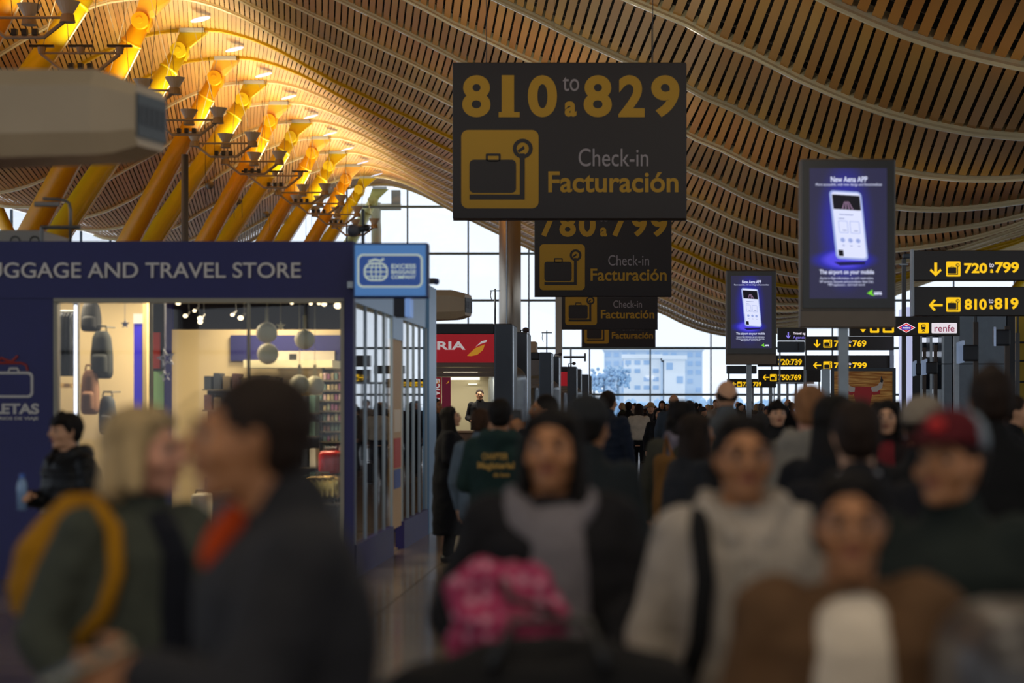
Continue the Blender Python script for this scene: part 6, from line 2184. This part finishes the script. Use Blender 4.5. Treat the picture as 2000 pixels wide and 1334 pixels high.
person('child in light blue jacket beside the green hoodie man', 943, 15.5, 796, 150, lod=1, hair='short', hairc='brown', skin='light', coat='#5a6874', hem=.8, noface=True, bulk=.95)
person('woman in long black coat and black hair near the shop corner', 884, 21, 792, 95, lod=1, fem=True, hair='long', hairc='black', skin='light', coat='#0c0e16', hem=.30, bulk=1.1, hp=-.15, armR='fore', armL='down', coatname='coat')
clerk = person('airline clerk with glasses behind the counter screen', 937, 42.6, 759, 5, lod=1, hair='short', hairc='dark', skin='light', glasses=True, coat='#15161c', hem=.8, armL='fore', armR='fore', H=1.80, base=PZ(759, 42.6) - 1.80)
p_boy = person('young man in black puffer jacket holding a water bottle', 127, 12.0, 803, -42, lod=0, hair='fringe', hairc='black', skin='light', coat='#101114', hem=.84, quilt=True, collar='hood', armL='down', armR='hold', curl=1.0, hy=-.1, bulk=1.03, rough=.5)
p_photo = person('photographer with dark hair holding a black camera', 1060, 16, 768, -75, lod=1, hair='crop', hairc='black', skin='tan', coat='#1a1c20', hem=.8, armL='up', armR='up', curl=.9)
person('man with beard looking out beside the airline banners', 852, 31, 776, 60, lod=1, hair='short', hairc='dark', skin='tan', coat='#14151a', hem=.8)
person('bald man in blue grey coat walking away in the middle distance', 1316, 33, 770, 178, lod=1, hair='bald', hairc='grey', skin='light', coat='#3a4654', hem=.6, noface=True)
p_tan = person('person in tan cap facing the camera far down the hall', 1271, 44, 784, 5, lod=1, hair='beanie', hatc='#a58860', hairc='brown', skin='light', coat='#2a2a2e', hem=.75)
person('person with black hair and red scarf far down the hall', 1286, 36, 796, 10, lod=1, fem=True, hair='bob', hairc='black', skin='light', coat='#16171c', hem=.7, inner='#c0263a', innername='scarf_front', innercollar='high')
person('man in dark jacket with olive bag strap behind the cream sweater woman', 1228, 46, 784, 175, lod=1, hair='short', hairc='dark', skin='tan', coat='#17191f', hem=.75, noface=True)

# far crowd ---------------------------------------------------------
styles = []
rc = random.Random(21)
for i in range(8):
    styles.append(dict(lod=2, hair=['short', 'long', 'beanie', 'bob', 'short', 'tied', 'cap', 'bald'][i], hatc=['#33333a', '#8b7355'][i % 2], hairc=['black', 'dark', 'brown', 'blond', 'grey', 'dark', 'brown', 'dark'][i],
                       skin=['light', 'tan', 'light', 'pink', 'brown', 'light', 'tan', 'light'][i], coat=['#15171c', '#2a2f3a', '#4a4038', '#1f2b25', '#5b6066', '#8a8278', '#241a1c', '#2f3640'][i],
                       hem=[.8, .5, .8, .55, .78, .8, .8, .6][i], fem=i in (1, 3, 5), bulk=1.05))
far = [(1140, 60), (1172, 70), (1190, 52), (1214, 64), (1222, 90), (1236, 74), (1258, 62), (1262, 95), (1280, 80), (1293, 55), (1301, 100), (1306, 68), (1332, 72), (1340, 90), (1347, 58),
       (1352, 105), (1360, 66), (1368, 84), (1374, 50), (1382, 62), (1391, 96), (1398, 56), (1404, 78), (1440, 70), (1447, 55), (1452, 88), (1463, 60), (1478, 66), (1486, 48), (1490, 80), (1498, 52), (1538, 64), (1546, 48), (1240, 110), (1320, 115)]
for i, (px, Y) in enumerate(far):
    st = styles[i % 8]
    lb = ('small far traveller with short black hair and black coat', 'small far woman with long dark hair and slate coat', 'small far traveller with dark beanie and brown coat', 'small far blond woman in green coat',
          'small far grey-haired traveller in grey jacket', 'small far woman with tied hair and beige jacket', 'small far traveller in cap and dark red-brown jacket', 'small far balding traveller in blue-grey coat')[i % 8]
    person(lb, px, Y, 0, rc.uniform(0, 360), group=lb + ' in the end window crowd', key='far%d' % (i % 8), H=rc.uniform(1.62, 1.84), **st)

# ------------------------------------------------------------------ things people carry
# yellow and red backpack of the blond woman
def soft(name, label, cat, mb, m, voxel=.012, puff=.02, seed=7, pscale=.1, smooth_it=4):
    me = remesh(mb, voxel, smooth_it, puff=puff, seed=seed, pscale=pscale)
    me.materials.append(m)
    return me


M_must = cloth('#9a6a08')
M_wine = cloth('#4a0c14')
c = at_person(p_blond, (-.03, .30, 1.05))
t = thing('yellow_backpack', 'mustard and dark red backpack on the blond woman', 'backpack', (PX(125, 5.0), 5.15, PZ(1290, 5.1)))
w = wloc(t)
Yp = 5.18
me = remesh(MB().loft([(PZ(1195, Yp), .12, .11, PX(120, Yp), Yp), (PZ(1140, Yp), .13, .12, PX(112, Yp), Yp), (PZ(1070, Yp), .11, .12, PX(118, Yp), Yp), (PZ(1010, Yp), .075, .10, PX(140, Yp), Yp), (PZ(965, Yp), .04, .06, PX(160, Yp), Yp)], 24), .012, 4, puff=.02, seed=8)
me.materials.append(M_must)
link('upper_bag', me, t)
me = remesh(MB().loft([(PZ(1292, Yp), .05, .06, PX(150, Yp), Yp), (PZ(1262, Yp), .09, .10, PX(142, Yp), Yp), (PZ(1180, Yp), .125, .115, PX(130, Yp), Yp)], 24), .012, 4, puff=.02, seed=9)
me.materials.append(M_wine)
link('lower_bag', me, t)
pts = [at_person(p_blond, q) for q in ((-.15, .07, 1.41), (-.145, -.02, 1.462), (-.155, -.10, 1.405), (-.175, -.135, 1.30), (-.19, -.11, 1.20), (-.20, -.02, 1.12))]
MB().tube(pts, .021, 8).obj('shoulder_strap', M_must, t, smooth=True)

# phone in the man's hand
el, wr, hd = arm_points('reach', 1)[1:]
pc = at_person(p_man, wr + hd * .10 + V(.0, 0, .02))
t = thing('phone', 'phone in a pale case held by the man with orange collar', 'phone', tuple(pc))
ph = MB().rbox(-.038, .038, -.078, .078, -.005, .005, .004, 2).xform(Matrix.Translation(pc) @ Matrix.Rotation(radians(-72), 4, 'Z') @ Matrix.Rotation(radians(25), 4, 'X'))
ph.obj('case', mat('phone_case_pale', '#8b8a76', .5), t)
ph = MB().box(-.034, .034, -.073, .073, .0051, .0062).xform(Matrix.Translation(pc) @ Matrix.Rotation(radians(-72), 4, 'Z') @ Matrix.Rotation(radians(25), 4, 'X'))
ph.obj('display', mat('phone_glass', '#1a1c22', .1), t)

# bottle in the young man's hand
el, wr, hd = arm_points('hold', -1)[1:]
pc = at_person(p_boy, wr + hd * .085 + V(.0, -.02, .0))
t = thing('water_bottle', 'clear water bottle with blue cap held by the young man', 'bottle', tuple(pc))
MB().loft([(pc.z - .09, .028, .028, pc.x, pc.y), (pc.z + .05, .03, .03, pc.x, pc.y), (pc.z + .08, .024, .024, pc.x, pc.y), (pc.z + .10, .012, .012, pc.x, pc.y)], 20, 2).obj('bottle_body', mat('bottle_plastic', '#7f9fc8', .15), t, smooth=True)
MB().cyl((pc.x, pc.y, pc.z + .10), (pc.x, pc.y, pc.z + .122), .015, n=14).obj('cap', mat('cap_blue', '#3c6fd0', .4), t)

# camera of the photographer
el, wr, hd = arm_points('up', 1)[1:]
pc = at_person(p_photo, (0, -.24, 1.545))
t = thing('photo_camera', 'black camera with lens held up to the photographer face', 'camera', tuple(pc))
MB().rbox(pc.x - .04, pc.x + .04, pc.y - .07, pc.y + .07, pc.z - .05, pc.z + .05, .01, 2).obj('camera_body', M_black, t)
MB().cyl((pc.x - .03, pc.y, pc.z), (pc.x - .15, pc.y, pc.z), .038, n=18).obj('lens', M_black, t)

# gold print on the green hoodie
for i, (s_, a, b, z0, z1) in enumerate((('CHAPTER', -.10, .08, 1.30, 1.345), ('Magisterial', -.13, .12, 1.225, 1.285), ('de luxe', -.02, .09, 1.185, 1.212))):
    src = text_mesh(s_, .03)
    me = src[0].copy()
    me.materials.clear()
    me.materials.append(mat('print_gold', '#b08a3c', .6))
    for v in me.vertices:
        x = a + (v.co.x - src[1]) / (src[2] - src[1]) * (b - a)
        z = z0 + (v.co.y - src[3]) / (src[4] - src[3]) * (z1 - z0)
        v.co = (-x, .168 * 1.12 - abs(x) * .25 * abs(x) * 4 - (0.0) + v.co.z * .15, z)
    o = bpy.data.objects.new('printed_lettering', me)
    COL.objects.link(o)
    o.parent = p_green

# pink dotted bag on black luggage pushed by the dark haired woman
def pink_material():
    m = bpy.data.materials.new('pink_dotted_fabric')
    m.use_nodes = True
    nt = m.node_tree
    b = nt.nodes['Principled BSDF']
    b.inputs['Roughness'].default_value = .7
    tc = nt.nodes.new('ShaderNodeTexCoord')
    v = nt.nodes.new('ShaderNodeTexVoronoi')
    v.inputs['Scale'].default_value = 24
    v.inputs['Randomness'].default_value = .3
    r = nt.nodes.new('ShaderNodeValToRGB')
    r.color_ramp.elements[0].position = .20
    r.color_ramp.elements[0].color = (*rgb('#cf95a8'), 1)
    r.color_ramp.elements[1].position = .34
    r.color_ramp.elements[1].color = (*rgb('#a02a56'), 1)
    nt.links.new(tc.outputs['Object'], v.inputs['Vector'])
    nt.links.new(v.outputs['Distance'], r.inputs['Fac'])
    nt.links.new(r.outputs['Color'], b.inputs['Base Color'])
    return m


Y = 4.72
x = lambda p: PX(p, Y)
z = lambda p: PZ(p + 22, Y)
t = thing('pink_bag', 'pink bag with white dots resting on the black luggage', 'bag', (x(985), Y, z(1290)))
bagm = MB()
bagm.hull([((x(892), Y, z(1270)), .03), ((x(1075), Y, z(1235)), .035), ((x(905), Y, z(1115)), .04), ((x(1035), Y, z(1100)), .035), ((x(1078), Y, z(1180)), .04), ((x(960), Y + .12, z(1250)), .03), ((x(980), Y + .1, z(1130)), .04)], 2)
bagm.hull([((x(960), Y - .02, z(1200)), .07), ((x(1040), Y - .03, z(1200)), .06), ((x(1000), Y - .03, z(1250)), .05)], 2)
me = remesh(bagm, .008, 5, puff=.05, seed=11, pscale=.07)
me.materials.append(pink_material())
link('bag_body', me, t)
MB().tube([(x(985), Y - .07, z(1110)), (x(1000), Y - .12, z(1135)), (x(1040), Y - .13, z(1150)), (x(1085), Y - .10, z(1162))], .011, 8).obj('strap', M_black, t, smooth=True)


def trolley(label, cx, Y, zh=1.0, width=.6):
    t = thing('luggage_trolley', label, 'trolley', (cx, Y, 0), group=None)
    st = M_steel
    for s in (-1, 1):
        MB().tube([(cx + s * width * .42, Y + .35, .12), (cx + s * width * .42, Y + .38, zh - .05), (cx + s * width * .40, Y + .42, zh)], .014, 8).obj('upright', st, t, smooth=True)
        MB().tube([(cx + s * width * .42, Y + .35, .14), (cx + s * width * .3, Y - .42, .14)], .014, 8).obj('side_rail', st, t, smooth=True)
        MB().cyl((cx + s * width * .45 - .015, Y + .35, .06), (cx + s * width * .45 + .015, Y + .35, .06), .06, n=16).obj('wheel', M_black, t)
    MB().cyl((cx - .015, Y - .40, .06), (cx + .015, Y - .40, .06), .06, n=16).obj('wheel', M_black, t)
    MB().cyl((cx - width * .4, Y + .42, zh), (cx + width * .4, Y + .42, zh), .017, n=12).obj('handle_bar', M_black, t)
    MB().box(cx - width * .36, cx + width * .36, Y - .4, Y + .33, .13, .16).obj('platform', st, t)
    return t


M_blackcase = mat('black_shell', '#0e0e11', .6, noise=.1, bump=.2)
ty = 4.35
tx = PX(1080, ty)
trolley('steel luggage trolley pushed by the woman in black jacket', tx, ty, 1.02, .62)
suitcase('black_suitcase', 'large black suitcase at the bottom of the trolley stack', tx - .31, tx + .31, ty - .3, ty + .3, .165, .56, M_blackcase, ribs=6)
suitcase('black_suitcase', 'second black suitcase in the middle of the trolley stack', tx - .33, tx + .33, ty - .3, ty + .3, .60, .86, M_blackcase, ribs=5)
t = thing('black_duffel', 'black duffel bag on top of the trolley stack', 'bag', (tx, ty, .895))
me = remesh(MB().hull([((tx - .28, ty - .1, 1.0), .10), ((tx + .22, ty - .1, 1.02), .10), ((tx - .28, ty + .15, .98), .09), ((tx + .22, ty + .15, .99), .09), ((tx, ty, 1.06), .1)], 2), .012, 4, puff=.04, seed=12, pscale=.12)
me.materials.append(cloth('#101013'))
link('bag_body', me, t)
MB().tube([(tx - .12, ty - .18, 1.1), (tx - .08, ty - .1, 1.19), (tx + .08, ty - .1, 1.19), (tx + .12, ty - .18, 1.1)], .012, 8).obj('carry_handle', M_black, t, smooth=True)
# wrapped case at the lower right
tx2, ty2 = 0.80, 3.55
trolley('steel luggage trolley at the lower right corner', tx2, ty2, 1.02, .55)
suitcase('black_suitcase', 'black suitcase under the wrapped case at the lower right', tx2 - .27, tx2 + .27, ty2 - .28, ty2 + .2, .165, .70, M_blackcase, ribs=4)
suitcase('wrapped_suitcase', 'large grey wrapped suitcase at the lower right corner', tx2 - .26, tx2 + .27, ty2 - .28, ty2 + .2, .735, PZ(1178, 3.55), mat('wrapped_grey', '#3f3a39', .35, noise=.5, nscale=5), ribs=3)
# brown shoulder bag by the plaid scarf person
t = thing('tan_shoulder_bag', 'tan shoulder bag hanging on the plaid scarf person', 'bag', (PX(1306, 13.4), 13.4, .9))
Y = 13.4
me = remesh(MB().hull([((PX(1288, Y), Y, PZ(1015, Y)), .05), ((PX(1318, Y), Y, PZ(1015, Y)), .05), ((PX(1290, Y), Y, PZ(900, Y)), .05), ((PX(1322, Y), Y, PZ(905, Y)), .04)], 2), .015, 3, puff=.02, seed=13)
me.materials.append(cloth('#6a4a24'))
link('bag_body', me, t)
MB().tube([(PX(1296, Y), Y, PZ(905, Y)), (PX(1300, Y), Y + .1, PZ(850, Y)), (PX(1318, Y), Y, PZ(905, Y))], .012, 6).obj('strap', cloth('#8a5a28'), t)
# small cabin case beside the cream sweater woman
Y = 41.2
suitcase('cabin_case', 'small dark cabin case behind the cream sweater woman', PX(1252, Y), PX(1264, Y), Y, Y + .25, 0.0, PZ(905, Y), mat('case_dark', '#1b1d24', .5), ribs=2)
# counter screen
Y = 40.5
t = thing('counter_monitor', 'monitor with green light on the airline counter', 'monitor', (PX(944, Y), Y + .1, 1.13))
MB().rbox(PX(926, Y), PX(960, Y), Y + .62, Y + .66, PZ(830, Y) + .2, PZ(785, Y), .01, 1).obj('housing', mat('monitor_grey', '#4a4d4f', .4), t)
MB().cyl((PX(944, Y), Y + .68, 1.12), (PX(944, Y), Y + .68, PZ(800, Y)), .03, n=10).obj('stand', M_darkgrey, t)
MB().ball((PX(929, Y), Y + .61, PZ(808, Y)), .02, 8, 6).obj('indicator', glow('green_led', '#60e040', 1.5), t)
p = MB().rbox(PX(918, 42.6) - .3, PX(956, 42.6) + .3, 42.1, 43.2, 0, clerk.location.z, .01, 1).obj('clerk_platform', mat('platform_grey', '#3c3a38', .7))
tag(p, 'low platform behind the airline counter under the clerk', 'platform')

bpy.data.scenes.remove(TMP)
